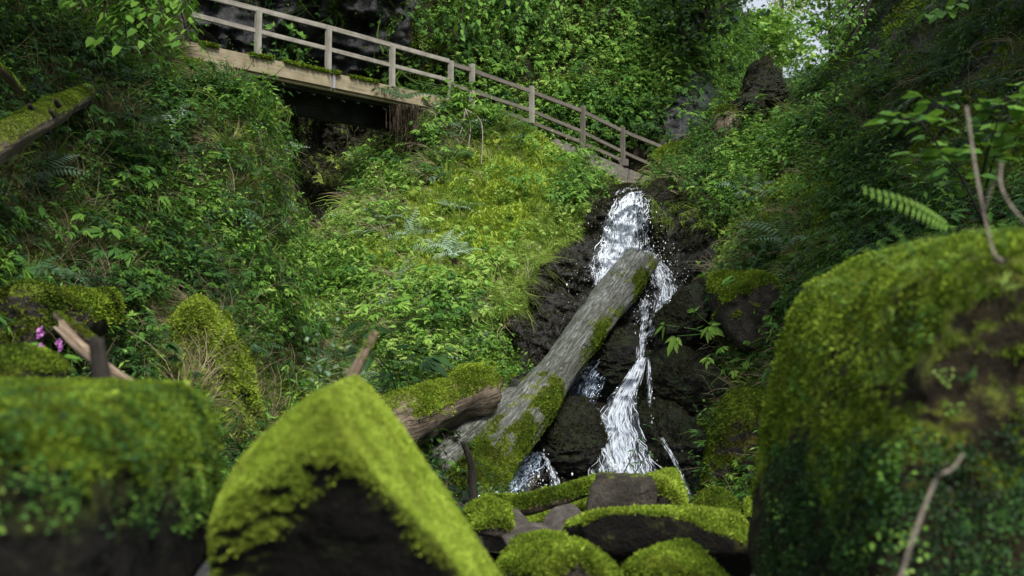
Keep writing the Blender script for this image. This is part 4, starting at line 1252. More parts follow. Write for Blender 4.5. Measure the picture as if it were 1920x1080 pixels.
def beam(name, p0, p1, w, h, mat, parent, bev=0.008, up=(0, 0, 1)):
    """squared timber from p0 to p1, its own X along its length"""
    p0, p1 = Vector([float(v) for v in p0]), Vector([float(v) for v in p1])
    L = (p1 - p0).length
    bm = bmesh.new()
    bmesh.ops.create_cube(bm, size=1)
    bmesh.ops.scale(bm, vec=(L, w, h), verts=bm.verts)
    bmesh.ops.bevel(bm, geom=bm.edges[:], offset=bev, segments=2, affect='EDGES')
    me = bpy.data.meshes.new(name)
    bm.to_mesh(me); bm.free()
    me.materials.append(mat)
    o = bpy.data.objects.new(name, me)
    COL.objects.link(o)
    x = (p1 - p0).normalized()
    y = Vector(up).cross(x).normalized()
    z = x.cross(y)
    rot = Matrix((x, y, z)).transposed()
    c = (p0 + p1) / 2 - Vector(parent_origin(parent).tolist())
    o.parent = parent
    o.location = c
    o.rotation_euler = rot.to_euler()
    return o


bridge = empty('footbridge', W(337, 74, 16.35))
tag(bridge, 'wooden footbridge with pale side board and post-and-rail fence crossing the gully', 'footbridge')
BA, BB = W(335, 74, 16.30), W(865, 190.5, 21.5)
bdir = (BB - BA) / np.linalg.norm(BB - BA)
perp = np.array([-bdir[1], bdir[0], 0]); perp /= np.linalg.norm(perp)
if perp[1] < 0: perp = -perp
JT = W(620, 136.5, 18.75)
tj = (JT - BA) @ bdir
FH = 0.285
dz = np.array([0, 0, 1.0])
Ltot = np.linalg.norm(BB - BA)
beam('side_board', BA - dz * FH / 2, BA + bdir * (tj - .012) - dz * FH / 2, 0.06, FH, M['fascia'], bridge)
beam('side_board', BA + bdir * (tj + .09) - dz * FH / 2, BB - dz * FH / 2, 0.06, FH, M['fascia'], bridge)
jp = BA + bdir * (tj + .039)
beam('joint_strip', jp - perp * 0.012 - dz * (FH + .01), jp - perp * .012 + dz * 0.0, 0.09, 0.05, M['zinc'], bridge, 0.004, tuple(bdir))
beam('lower_board', BA + perp * .05 - dz * (FH + .03), BB + perp * .05 - dz * (FH + .03), 0.08, 0.05, M['fascia'], bridge)
beam('deck', BA + perp * .62 - dz * .10, BB + perp * .62 - dz * .10, 1.12, 0.09, M['steel'], bridge)
beam('steel_girder', BA + perp * .95 - dz * .42, BB + perp * .95 - dz * .42, 0.14, 0.50, M['steel'], bridge)
beam('steel_girder', BA + perp * .18 - dz * .27, BB + perp * .18 - dz * .27, 0.10, 0.22, M['steel'], bridge)
for k in range(11):
    q = BA + bdir * (1.9 + 0.36 * k) + perp * (.30) - dz * (.385)
    beam('bolt', q, q - perp * .10 - dz * (.03 + .012 * (k % 3)), 0.022, 0.022, M['zinc'], bridge, 0.003)
for px in (337, 483, 615, 735, 845):
    s = (px - 335) / 530.0
    d = 16.30 * 21.5 / (21.5 + (16.30 - 21.5) * s)
    py = 74 + (190.5 - 74) * s
    b0 = W(px, py, d)
    t0 = W(px, py - 88 * 18.0 / d * 0.985, d)
    beam('post', b0 - dz * .02, [b0[0], b0[1], t0[2]], .10, .10, M['post'], bridge, 0.01, tuple(bdir))


def rail_line(pts, ds, w, h, mat, parent, name='rail'):
    for i in range(len(pts) - 1):
        a = W(pts[i][0], pts[i][1], ds[i]) + perp * .055
        b = W(pts[i + 1][0], pts[i + 1][1], ds[i + 1]) + perp * .055
        e = (b - a) / np.linalg.norm(b - a)
        beam(name, a + e * .002, b - e * .002, w, h, mat, parent)


def bd(px):
    s = (px - 335) / 530.0
    return 16.30 * 21.5 / (21.5 + (16.30 - 21.5) * s)


rail_line([(300, -31), (615, 49.5), (846, 114)], [bd(300), bd(615), bd(846)], .04, .098, M['rail'], bridge)
rail_line([(300, 10), (615, 90), (846, 150)], [bd(300), bd(615), bd(846)], .04, .088, M['rail'], bridge)


def mosspatch(px0, px1, seedk):
    a, b = bd(px0), bd(px1)
    f = lambda px: 74 + (190.5 - 74) * (px - 335) / 530.0
    A_, B_ = W(px0, f(px0), a), W(px1, f(px1), b)
    N = 700
    u = rng.random(N)[:, None]
    P = A_ + (B_ - A_) * u + perp * rng.uniform(-.06, .06, (N, 1)) + dz * rng.uniform(-.02, .03, (N, 1))
    v, f_, t = instance(MOSST, P, np.tile([0, -0.3, 1.0], (N, 1)), .9 * rng.lognormal(0, .25, N), .42 + rng.normal(0, .14, N))
    np_mesh('moss_patch', v, f_, M['moss'], parent=bridge, attrs={'tint': t}, smooth=False)


for a_, b_ in ((375, 405), (468, 508), (532, 552), (556, 614), (622, 632), (655, 705)):
    mosspatch(a_, b_, 0)

fence = empty('wooden_railing', W(885, 205, 21.6))
tag(fence, 'grey three-board railing descending behind the mossy mound to the waterfall', 'railing')
rp = [(885, 118, 215, 21.7), (997, 160, 232, 22.6), (1093, 197, 283, 23.5), (1168, 237, 308, 24.2)]
for px, a_, b_, d in rp:
    b0 = W(px, b_, d)
    t0 = W(px, a_, d)
    beam('post', b0, [b0[0], b0[1], t0[2]], .10, .10, M['post'] if px < 1000 else M['greyrail'], fence, .01, tuple(bdir))
DS = [bd(845) + .3, 21.7, 22.6, 23.5, 24.2, 25.0]
rail_line([(850, 119), (885, 130), (997, 170), (1093, 207), (1168, 244), (1246, 276)], DS, .04, .10, M['greyrail'], fence)
rail_line([(850, 158), (885, 169), (997, 206), (1093, 246), (1168, 283), (1236, 314)], DS, .04, .09, M['greyrail'], fence)
rail_line([(940, 206), (997, 228), (1093, 266), (1168, 300)], [22.1, 22.6, 23.5, 24.2], .04, .09, M['greyrail'], fence)

wall = empty('kerb_wall', W(1125, 320, 23.9))
tag(wall, 'low grey concrete kerb wall under the railing above the waterfall', 'wall')
for (x0, y0, d0, x1, y1, d1) in ((1035, 262, 22.95, 1172, 318, 24.1), (1173.5, 318.6, 24.12, 1216, 336, 24.5)):
    beam('wall_block', W(x0, y0 + 22, d0) + perp * .02, W(x1, y1 + 22, d1) + perp * .02, .22, .62, M['concrete'], wall, .02)
beam('post_base', W(1170, 312, 24.05), W(1170, 298, 24.05), .17, .17, M['concrete'], wall, .015, tuple(bdir))
pth = W(np.array([870, 1000, 1100, 1240]), np.array([210, 245, 285, 335]), np.array([22.3, 23.4, 24.4, 26]))
PV = np.concatenate([pth, pth + perp * 1.5])
tag(np_mesh('path', PV, np.array([[0, 1, 5, 4], [1, 2, 6, 5], [2, 3, 7, 6]]), M['concrete']), 'path behind the railing', 'path', kind='structure')


# ------------------------------------------------------------------ waterfall
fall = empty('waterfall', W(1160, 905, 13))
tag(fall, 'white waterfall tumbling over black rock behind the leaning trunk', 'waterfall')
WD = {}


def surf_d(px, py):
    return terr_d(px, py)


def flow_path(pts, n):
    pts = np.asarray(pts, float)
    return curve(pts, n)


def cascade(name, pts, strands, mat, off=0.10, foam=0.0, seed=1, swid=(0.003, 0.012), sheet=True, dfix=None, slen=(0.03, 0.16)):
    """a sheet of water lying on the rock plus loose strands; pts rows are px, py, width in px"""
    r = np.random.default_rng(seed)
    C = flow_path(pts, 140)
    dist = np.r_[0, np.cumsum(np.hypot(np.diff(C[:, 0]), np.diff(C[:, 1])))]
    dep = (lambda a, b: surf_d(a, b)) if dfix is None else dfix
    V, F, U, A = [], [], [], []
    offv = 0
    if sheet:
        nu = 26
        u = np.linspace(-1, 1, nu)
        PX = C[:, 0:1] + u[None] * C[:, 2:3] / 2
        PX = PX + 4 * fbm(np.stack([PX * .03, np.repeat(C[:, 1:2], nu, 1) * .03, 0 * PX], -1), 1, 3, seed)
        PY = np.repeat(C[:, 1:2], nu, 1)
        D = dep(PX, PY) - off - 0.02 * fbm(np.stack([PX * .1, PY * .03, 0 * PX], -1), 1, 3, seed + 3)
        V.append(W(PX, PY, D).reshape(-1, 3))
        i = np.arange(140 * nu).reshape(140, nu)
        F.append(np.stack([i[:-1, :-1], i[1:, :-1], i[1:, 1:], i[:-1, 1:]], -1).reshape(-1, 4))
        U.append(np.stack([np.repeat(u[None], 140, 0) * C[:, 2:3] / 150.0, np.repeat(dist[:, None], nu, 1) / 100.0], -1).reshape(-1, 2) + seed * 3.7)
        edge = 1 - np.abs(u) ** 2.2
        ends = np.clip(np.minimum(.7 + np.linspace(0, 1, 140) * 14, np.linspace(1, 0, 140) * 10), 0, 1)
        A.append((foam * 0.4 - 0.045 + 0.26 * (edge[None] * ends[:, None] - 0.75) * np.ones((140, nu))).ravel())
        offv = 140 * nu
    # strands
    SN = 9
    L = r.uniform(*slen, strands)
    t0 = r.uniform(0, 1, strands) * (1 - L * 0.7)
    tt = np.clip(t0[:, None] + L[:, None] * np.linspace(0, 1, SN)[None], 0, 1)
    lat = np.clip(r.normal(0, .46, strands), -1, 1)
    cx = np.interp(tt, np.linspace(0, 1, 140), C[:, 0]); cy = np.interp(tt, np.linspace(0, 1, 140), C[:, 1]); cw = np.interp(tt, np.linspace(0, 1, 140), C[:, 2])
    wob = fbm(np.stack([tt * 14, np.repeat(lat[:, None] * 6, SN, 1), 0 * tt + seed], -1), 1, 3, seed + 6)
    sx = cx + (lat[:, None] + .28 * wob) * cw / 2
    sy = cy + r.normal(0, 2, (strands, 1))
    sd = dep(sx, sy) - off - 0.03 - np.abs(r.normal(0, .05, (strands, 1))) - .05 * np.abs(wob)
    half = r.uniform(*swid, strands)[:, None] * np.sin(np.pi * np.linspace(0.06, 0.97, SN))[None] * .5
    hp = half / sd * FPX
    ang = np.arctan2(np.gradient(sy, axis=1), np.gradient(sx, axis=1) + 1e-6)
    nx, ny = -np.sin(ang), np.cos(ang)
    a = W(sx + nx * hp, sy + ny * hp, sd); c = W(sx, sy, sd - half * 0.9); b = W(sx - nx * hp, sy - ny * hp, sd)
    S3 = np.stack([a, c, b], 2)   # strands, SN, 3, xyz
    V.append(S3.reshape(-1, 3))
    i = np.arange(strands * SN * 3).reshape(strands, SN, 3) + offv
    F.append(np.stack([i[:, :-1, :-1], i[:, 1:, :-1], i[:, 1:, 1:], i[:, :-1, 1:]], -1).reshape(-1, 4))
    U.append(np.stack([np.repeat(r.random((strands, 1)) * 9, SN * 3, 1), np.repeat(np.linspace(0, .5, SN)[None], strands, 0).repeat(3, 1)], -1).reshape(-1, 2))
    A.append(np.full(strands * SN * 3, foam + 0.09))
    return np_mesh(name, np.concatenate(V), np.concatenate(F), mat, parent=fall, attrs={'foam': np.concatenate(A)}, uv=np.concatenate(U))


cascade('upper_cascade', [(1187, 352, 46), (1184, 375, 62), (1178, 410, 76), (1172, 450, 84), (1160, 490, 108), (1146, 535, 72)], 760, M['foam'], .12, .13, 1)
cascade('side_stream', [(1165, 375, 20), (1150, 420, 34), (1140, 470, 30), (1135, 530, 22), (1128, 580, 12)], 70, M['foam'], .10, -.06, 2)
cascade('right_stream', [(1212, 470, 24), (1236, 510, 44), (1248, 550, 46), (1238, 590, 30), (1218, 630, 16)], 190, M['foam'], .24, -.05, 3, (0.006, .016))
cascade('thin_stream', [(1212, 560, 20), (1208, 590, 18), (1203, 640, 16), (1199, 700, 16)], 70, M['foam'], .42, -.05, 4, (0.005, .014))
cascade('veil', [(1150, 640, 20), (1120, 690, 56), (1100, 730, 62), (1085, 765, 48), (1066, 790, 16)], 90, M['veil'], .22, 0.05, 5, (0.005, .014))
cascade('lower_cascade', [(1204, 670, 16), (1190, 702, 28), (1172, 738, 46), (1158, 780, 70), (1158, 820, 92), (1164, 860, 118), (1172, 905, 145), (1176, 935, 150)], 620, M['foam'], .52, .08, 6)
cascade('cross_stream', [(1085, 755, 12), (1112, 766, 18), (1134, 785, 22), (1144, 810, 18)], 50, M['foam'], .5, -.02, 7, (0.005, .014))
cascade('edge_trickle', [(1215, 668, 6), (1218, 720, 8), (1218, 760, 8), (1222, 795, 6)], 30, M['foam'], .55, .0, 8, (0.005, .012))
cascade('edge_trickle', [(1240, 820, 6), (1262, 860, 10), (1280, 900, 10), (1300, 945, 10)], 34, M['foam'], .5, .0, 9, (0.005, .012))
cascade('foot_stream', [(1012, 845, 26), (1005, 858, 40), (985, 880, 70), (960, 905, 90), (940, 935, 100)], 150, M['veil'], .35, .09, 10, (0.006, .018))
cascade('foot_stream', [(1015, 845, 14), (1028, 868, 12), (1036, 890, 16), (1044, 925, 22)], 60, M['foam'], .45, -.02, 11, (0.006, .018))


def drops(name, blobs, seed):
    r = np.random.default_rng(seed)
    v, f = ico(1)
    VV, FF, o = [], [], 0
    for (px, py, sx, sy, n, dd, sz) in blobs:
        x = px + r.normal(0, sx, n); y = py + r.normal(0, sy, n)
        d = surf_d(x, y) - np.abs(r.normal(dd, .12, n))
        P = W(x, y, d)
        S = sz * r.lognormal(0, .5, n)
        st = np.stack([S, S, S * r.uniform(1, 2.2, n)], -1)
        VV.append((v[None] * st[:, None] + P[:, None]).reshape(-1, 3))
        FF.append((f[None] + (np.arange(n) * len(v))[:, None, None]).reshape(-1, 3) + o)
        o += n * len(v)
    ob = np_mesh(name, np.concatenate(VV), np.concatenate(FF), M['drop'], parent=fall)
    ob['kind'] = 'stuff'


drops('spray_drops', [(1175, 440, 36, 50, 420, .25, .0042), (1240, 540, 24, 45, 420, .3, .0042), (1150, 520, 26, 30, 240, .3, .0042), (1160, 850, 50, 50, 300, .35, .004), (1000, 880, 36, 30, 220, .5, .004),
                      (1205, 620, 10, 50, 120, .3, .0035), (1090, 560, 30, 60, 60, .3, .0035), (1215, 480, 16, 14, 120, .5, .005)], 5)


# ------------------------------------------------------------------ single plants one can point at
def on_bank(px, py, lift=0.0):
    d = float(terr_d(px, py)) - lift
    return W(px, py, d)


def data_from(name, templ, mat, tint, size=1.0, seed=0):
    r = np.random.default_rng(seed)
    v, f, t = templ
    o = np_mesh(name, v * size, f, mat, attrs={'tint': np.clip(tint + t, 0, 1)}, smooth=False)
    return o


def lone(name, templ, mat, px, py, tint, size, label, cat, group=None, lift=0.02, tilt=0.5, yaw=None, pos=None):
    o = data_from(name, templ, mat, tint, size)
    o.location = Vector((on_bank(px, py, lift) if pos is None else pos).tolist())
    o.rotation_euler = (tilt, random.uniform(-.2, .2), random.uniform(-.4, .4) if yaw is None else yaw)
    return tag(o, label, cat, group)


lone('fern', FERN[0], M['fern'], 852, 478, 0.95, 0.95, 'pale silvery fern on a dark root stalk in the middle of the mound', 'fern', lift=.35, tilt=.35)
rootp = on_bank(852, 482, .30)
log_obj('root_stalk', curve([rootp - np.array([0, 0, .02]), rootp + np.array([.02, 0, -.25]), rootp + np.array([0, .05, -.55])], 14), np.linspace(.055, .03, 14), M['root'], 'dark fibrous stalk under the pale silvery fern on the mound', 'root', None, seg=12, noise_amp=.02, groove=.02, seed=70)
lone('fern', FERN[1], M['fern'], 298, 222, 0.85, 1.15, 'pale blue-green fern high on the left bank', 'fern', lift=.15, tilt=.75)
lone('fern', FERN[2], M['fern'], 515, 278, 0.95, 1.0, 'pale fern reaching over the dark gap below the bridge', 'fern', lift=.2, tilt=.55)
lone('fern', FERN[1], M['fern'], 20, 548, 0.5, 1.1, 'dark green fern at the left edge above the brown rock', 'fern', lift=.12, tilt=.6)
lone('fern', FERN[0], M['fern'], 70, 330, 0.7, .9, 'grey-green fern under the mossy log at the left edge', 'fern', lift=.12, tilt=.6)
lone('fern', FERN[2], M['fern'], 755, 175, 0.45, 1.5, 'dark fern clump overhanging the right end of the bridge board', 'fern', lift=0, tilt=.3, pos=W(752, 186, 19.6))
lone('fern', FERN[0], M['fern'], 1395, 360, 0.8, 1.1, 'pale fern on the right bank above the rocks', 'fern', lift=.12, tilt=.5)
lone('fern', FERN[1], M['fern'], 1480, 455, 0.6, 1.3, 'broad fern on the right bank beside the tall boulder', 'fern', lift=.12, tilt=.5)
lone('leafy_shrub', t_herb(91, 12, .75, .16, True), M['leaf'], 870, 190, 0.62, 1.0, 'bright leafy shrub in front of where bridge and railing meet', 'shrub', tilt=.1, pos=W(868, 215, 20.6))
lone('leafy_shrub', t_herb(92, 10, .6, .13, True), M['leaf'], 945, 225, 0.5, 1.0, 'white-green leafy shrub left of the top of the mossy mound', 'shrub', tilt=.1, pos=W(935, 250, 20.4))
lone('leafy_shrub', t_herb(93, 14, .7, .14), M['leaf'], 1070, 335, 0.62, 1.0, 'thick green bush on the mound shoulder left of the waterfall top', 'shrub', lift=.1, tilt=.4)
lone('leafy_shrub', t_herb(94, 12, .5, .12), M['leaf'], 1120, 352, 0.7, 1.0, 'light green bush next to the kerb wall above the fall', 'shrub', lift=.1, tilt=.4)
lone('leafy_shrub', t_herb(95, 12, .7, .13), M['leaf'], 1300, 255, 0.72, 1.1, 'bright green bush above the mossy log by the grey rock face', 'shrub', lift=.1, tilt=.3)
lone('leafy_shrub', t_herb(96, 10, .6, .12), M['leaf'], 985, 370, 0.6, 1.1, 'dark green bush half way down the mossy mound', 'shrub', lift=.08, tilt=.5)
lone('leafy_shrub', t_nettle(97, .8, .13), M['leaf'], 520, 205, 0.6, 1.0, 'bright leafy sprig hanging below the bridge board', 'shrub', tilt=.6, pos=W(515, 212, 16.2))

# copies over the banks: one mesh of each kind, then copies
GRP = [
    ('leafy_herb', HERB[0], 'leaf', .42, 26, (SB.px < 520) & open_ & ~iM2 & (SB.py > 100) & (SB.py < 800) & (SB.px > 0), .8, 'leafy green herb growing on the shaded left bank', 'herb', 'leafy herbs on the left bank'),
    ('leafy_herb', HERB[1], 'leaf', .66, 26, (SB.px > 620) & (SB.px < 1000) & open_ & (SB.py > 330) & (SB.py < 740), .8, 'bright leafy herb growing on the mossy mound', 'herb', 'leafy herbs on the mound'),
    ('leafy_herb', HERB[2], 'leaf', .5, 26, (SB.px > 1290) & (SB.px < 1700) & open_ & ~iDark & (SB.py > 250) & (SB.py < 600), .8, 'leafy green herb growing on the right bank', 'herb', 'leafy herbs on the right bank'),
    ('leafy_stalk', HERB[5], 'leaf', .5, 16, (SB.px < 540) & open_ & ~iM2 & (SB.py > 200) & (SB.py < 800) & (SB.px > 0), 1.0, 'upright leafy stalk standing on the left bank', 'plant', 'leafy stalks on the left bank'),
    ('leafy_stalk', HERB[6], 'leaf', .62, 12, (SB.px > 640) & (SB.px < 960) & open_ & (SB.py > 350) & (SB.py < 740), 1.0, 'upright leafy stalk standing on the mossy mound', 'plant', 'leafy stalks on the mound'),
    ('grass_tuft', HANG[0], 'grass', .5, 16, (SB.px < 540) & open_ & (SB.py > 200) & (SB.py < 800) & (SB.px > 0), 1.1, 'drooping grass tuft on the left bank', 'grass tuft', 'drooping grass tufts on the left bank'),
    ('fern', FERN[0], 'fern', .45, 12, (SB.px < 540) & open_ & (SB.py > 100) & (SB.py < 700) & (SB.px > 0), .8, 'small dark fern among the herbs of the left bank', 'fern', 'small ferns on the left bank'),
    ('fern', FERN[1], 'fern', .5, 10, (SB.px > 1300) & (SB.px < 1700) & open_ & ~iDark & (SB.py > 250) & (SB.py < 560), .8, 'small dark fern among the herbs of the right bank', 'fern', 'small ferns on the right bank'),
]
for (nm, tp, mk, tn, cnt, dens, sz, lab, cat, grp) in GRP:
    P, nn, px, py = SB.sample(cnt, dens.astype(float))
    src = data_from(nm, tp, M[mk], tn)
    tag(src, lab, cat, grp)
    for k in range(cnt):
        o = src if k == 0 else src.copy()
        if k: COL.objects.link(o)
        up = Vector((nn[k] * .5 + np.array([0, 0, .5])).tolist()).normalized()
        o.rotation_mode = 'QUATERNION'
        o.rotation_quaternion = Vector((0, 0, 1)).rotation_difference(up)
        o.location = Vector((P[k] + nn[k] * .02).tolist())
        s = sz * random.uniform(.8, 1.35)
        o.scale = (s, s, s)


# --- branches with leaves: stem and foliage
def leafy_branch(name, stems, leafL, nleaf, tint, label, cat, mat=None, sw=.012, droop=.3, seed=0, start=.25, spread=1.0, group=None, leafw=.62, pname='branch', twigmat=None):
    r = random.Random(seed)
    root = empty(name, stems[0][0])
    tag(root, label, cat, group)
    t = T()
    for st in stems:
        C = curve(st, 16)
        V, F4, F3 = tube(C, np.linspace(sw, sw * .3, 16), 6)
        np_mesh(pname, V, [F4, F3], twigmat or M['bark'], parent=root)
        for k in range(nleaf):
            u = start + (1 - start) * (k + r.random()) / nleaf
            i = min(int(u * 15), 14)
            q = C[i] + (C[i + 1] - C[i]) * (u * 15 - i)
            tan = C[i + 1] - C[i]; tan /= np.linalg.norm(tan)
            sd = np.cross(tan, [0, 0, 1]); sd /= np.linalg.norm(sd) + 1e-9
            sg = 1 if k % 2 else -1
            dr = sd * sg * r.uniform(.5, 1.1) + tan * r.uniform(.1, .8) + np.array([r.uniform(-.3, .3), r.uniform(-.3, .3), r.uniform(-.5, .25)])
            dr /= np.linalg.norm(dr)
            off = r.uniform(0, leafL * 1.6) * spread
            b = q + dr * off
            l = leafL * r.uniform(.65, 1.15)
            t.broad(b, dr, np.array([r.uniform(-.5, .5), r.uniform(-.7, .2), 1.0]), l, l * leafw, tint + r.uniform(-.14, .14), droop)
    v, f, tt = t.done()
    np_mesh('foliage', v, f, mat or M['leaf'], parent=root, attrs={'tint': np.clip(tt, 0, 1)}, smooth=False)
    return root


# big-leaved hazel on the right, close
leafy_branch('hazel_sapling', [[W(1850, 480, 5.4), W(1830, 330, 5.3), W(1800, 230, 5.2), W(1740, 180, 5.0)],
                               [W(1830, 330, 5.3), W(1780, 300, 5.1), W(1720, 225, 5.0), W(1665, 232, 4.9)],
                               [W(1840, 380, 5.3), W(1880, 250, 5.2), W(1930, 150, 5.2)],
                               [W(1835, 350, 5.3), W(1860, 260, 5.1), W(1890, 180, 5.0)],
                               [W(1845, 420, 5.3), W(1800, 330, 5.1), W(1760, 290, 5.0)]], .105, 30, .52, 'hazel sapling with big round leaves hanging over the tall right boulder', 'sapling', sw=.008, seed=5, spread=.8, leafw=.85, droop=.15)
# maple bough top left
st = []
for k in range(11):
    x0, y0 = random.uniform(90, 330), random.uniform(-70, -20)
    st.append([W(60 + 20 * k, -130, 11.8), W(x0, y0, 11.3), W(x0 + random.uniform(-20, 60), y0 + random.uniform(60, 120), 11.0)])
leafy_branch('maple_bough', st, .115, 40, .62, 'maple bough with bright leaves hanging in at the upper left', 'branch', sw=.02, seed=6, spread=1.0, leafw=.85, droop=.35)
st = []
for k in range(5):
    x0 = random.uniform(240, 305)
    st.append([W(270, -60, 14.6), W(x0 - 10, 20, 14.5), W(x0 + random.uniform(-15, 20), random.uniform(60, 110), 14.4)])
leafy_branch('maple_bough', st, .105, 26, .64, 'leafy spray hiding the left end of the bridge', 'branch', sw=.015, seed=16, spread=1.0, leafw=.85, droop=.35)
st = []
for k in range(9):
    x0 = 880 + 22 * k
    st.append([W(1060, -130, 24), W(x0 + 20, -40, 23), W(x0 - 25 + random.uniform(-20, 20), random.uniform(10, 95), 22.6)])
leafy_branch('beech_bough', st, .17, 34, .62, 'beech bough with bright green leaves hanging at the top above the railing', 'branch', sw=.03, seed=7, spread=1.4, droop=.5)
st = []
for k in range(9):
    x0, y0 = random.uniform(1525, 1600), random.uniform(15, 110)
    st.append([W(1660, -60, 19.5), W(1600, y0 - 40, 19), W(x0, y0, 18.8)])
leafy_branch('beech_bough', st, .11, 20, .55, 'leafy bough crossing the bright gap of sky from the right', 'branch', sw=.025, seed=8, spread=1.3)
leafy_branch('maple_seedling', [[W(1565, 190, 15.6), W(1572, 120, 15.6), W(1570, 85, 15.6)], [W(1568, 150, 15.6), W(1600, 105, 15.5), W(1640, 98, 15.5)], [W(1568, 160, 15.6), W(1540, 125, 15.5), W(1522, 112, 15.5)],
                                [W(1566, 170, 15.6), W(1600, 150, 15.5), W(1625, 145, 15.4)]], .14, 14, .55, 'young seedling with flat bright leaves against the dark right cliff', 'seedling', sw=.01, seed=9, spread=.5, start=.35, droop=.1)
leafy_branch('maple_spray', [[W(1830, -30, 9.4), W(1790, 15, 9.3), W(1730, 30, 9.2)], [W(1820, -40, 9.4), W(1800, 0, 9.3), W(1775, 14, 9.2)]], .13, 10, .55, 'small spray of bright leaves at the top right', 'branch', sw=.01, seed=10, spread=.5, leafw=.8)
leafy_branch('bramble', [[W(1490, 190, 18), W(1530, 172, 17), W(1590, 180, 16.4)], [W(1500, 330, 16), W(1560, 290, 15.6), W(1610, 300, 15)], [W(1420, 300, 17), W(1450, 280, 16.8), W(1480, 300, 16.5)]], .12, 14, .6, 'arching bramble with bright leaves on the upper right bank', 'bramble', sw=.01, seed=12, spread=.5)
# bare pale branches under the shrub
st = [W(872, 205, 20.2), W(882, 235, 20.0), W(878, 280, 19.6), W(874, 328, 19.0)]
rt = empty('bare_branch', st[0]); tag(rt, 'bare pale branches hanging below the bright shrub beside the mossy mound', 'branch')
for k, s_ in enumerate([st, [W(875, 206, 20.2), W(900, 225, 20), W(905, 260, 19.6), W(902, 310, 19)], [W(872, 210, 20.2), W(868, 235, 20), W(862, 252, 19.8)], [W(850, 255, 20.2), W(828, 280, 19.6), W(838, 305, 19.3), W(858, 280, 19.6)]]):
    V, F4, F3 = tube(curve(s_, 20), np.linspace(.018, .008, 20), 7, .004, k)
    np_mesh('branch', V, [F4, F3], M['twig'], parent=rt)
# hanging root curtain under the bridge end
rt = empty('hanging_roots', W(760, 205, 20.0)); tag(rt, 'curtain of brown hanging roots below the right end of the bridge', 'roots')
VV, F1, off = [], [], 0
for k in range(90):
    x = random.gauss(762, 15); y1 = random.uniform(228, 300)
    C = curve([W(x, 200 + random.uniform(-6, 8), 19.9 + random.uniform(-.15, .25)), W(x + random.uniform(-6, 6), 240, 19.75 + random.uniform(-.1, .2)), W(x + random.uniform(-9, 9), y1, 19.6 + random.uniform(-.1, .25))], 9)
    V, F4, F3 = tube(C, np.linspace(.010, .003, 9), 5, 0, 0, False)
    VV.append(V); F1.append(F4 + off); off += len(V)
np_mesh('root_strands', np.concatenate(VV), np.concatenate(F1), M['root'], parent=rt)
# stump on the upper right
st_ = log_obj('tree_stump', [W(1360, 262, 19.3), W(1361, 240, 19.3), W(1361, 222, 19.4), W(1362, 208, 19.5)], [.24, .23, .22, .2], M['log_brown'], 'small round brown stump below the grey wet rock face', 'stump', lambda V, N, L: np.clip(N[:, 2], 0, 1) * .7, 300, 1.3, .35, 24, .05, .03, 80, .04)

# balsam flowers by the left rocks
for k, (px, py) in enumerate([(78, 622), (80, 652), (112, 645)]):
    rt = empty('balsam_flower', W(px + 4, py + 55, 5.6))
    tag(rt, ['topmost violet balsam bloom at the left edge by the brown rock', 'lower violet balsam bloom above the broad leaf at the left', 'right-hand violet balsam bloom close to the split branch'][k], 'flower')
    V, F4, F3 = tube(curve([W(px + 4, py + 60, 5.6), W(px + 2, py + 25, 5.6), W(px, py, 5.6)], 8), .004, 5)
    np_mesh('stem', V, [F4, F3], M['bark'], parent=rt)
    t = T()
    for q in range(9):
        b = W(px + random.uniform(-4, 4), py + random.uniform(-8, 8), 5.6)
        t.broad(b, np.array([random.uniform(-1, 1), -.6, random.uniform(-.8, .8)]), np.array([0, -1, .3]), .03, .024, random.uniform(0, 1))
    v, f, tt = t.done()
    np_mesh('petals', v, f, M['petal'], parent=rt, attrs={'tint': tt}, smooth=False)
    t = T()
    for q in range(4):
        t.broad(W(px + 3, py + 24 + 7 * q, 5.6), np.array([random.choice((-1, 1)), -.3, random.uniform(-.2, .4)]), np.array([0, -.5, 1]), .12, .045, .6)
    v, f, tt = t.done()
    np_mesh('leaf', v, f, M['leaf'], parent=rt, attrs={'tint': tt}, smooth=False)

# blurred feathery weed and near fern
lone('feathery_weed', t_nettle(201, .62, .07), M['fern'], 0, 0, .7, 1.0, 'feathery grey-green weed rising behind the pointed boulder', 'weed', tilt=.05, pos=W(600, 770, 5.4))
lone('feathery_weed', t_nettle(202, .55, .07), M['fern'], 0, 0, .62, 1.0, 'second feathery weed next to the pale broken stick', 'weed', tilt=.05, pos=W(668, 790, 5.6))
t = T()
C = curve([W(1790, 430, 3.4), W(1720, 390, 3.3), W(1610, 352, 3.2)], 18)
t.strip(C, .006)
for k in range(2, 17):
    for sg in (1, -1):
        t.leaf(C[k], np.array([-.35, .3 * sg, sg * 1.0]), np.array([0, -1, 0]), .036 * math.sin(math.pi * (k / 18 * .9 + .1)) + .005, .009, 0)
v, f, tt = t.done()
tag(np_mesh('fern_frond', v, f, M['leaf'], attrs={'tint': tt + .78}, smooth=False, origin=C[0]), 'single bright fern frond arching left from the tall right boulder', 'fern frond')


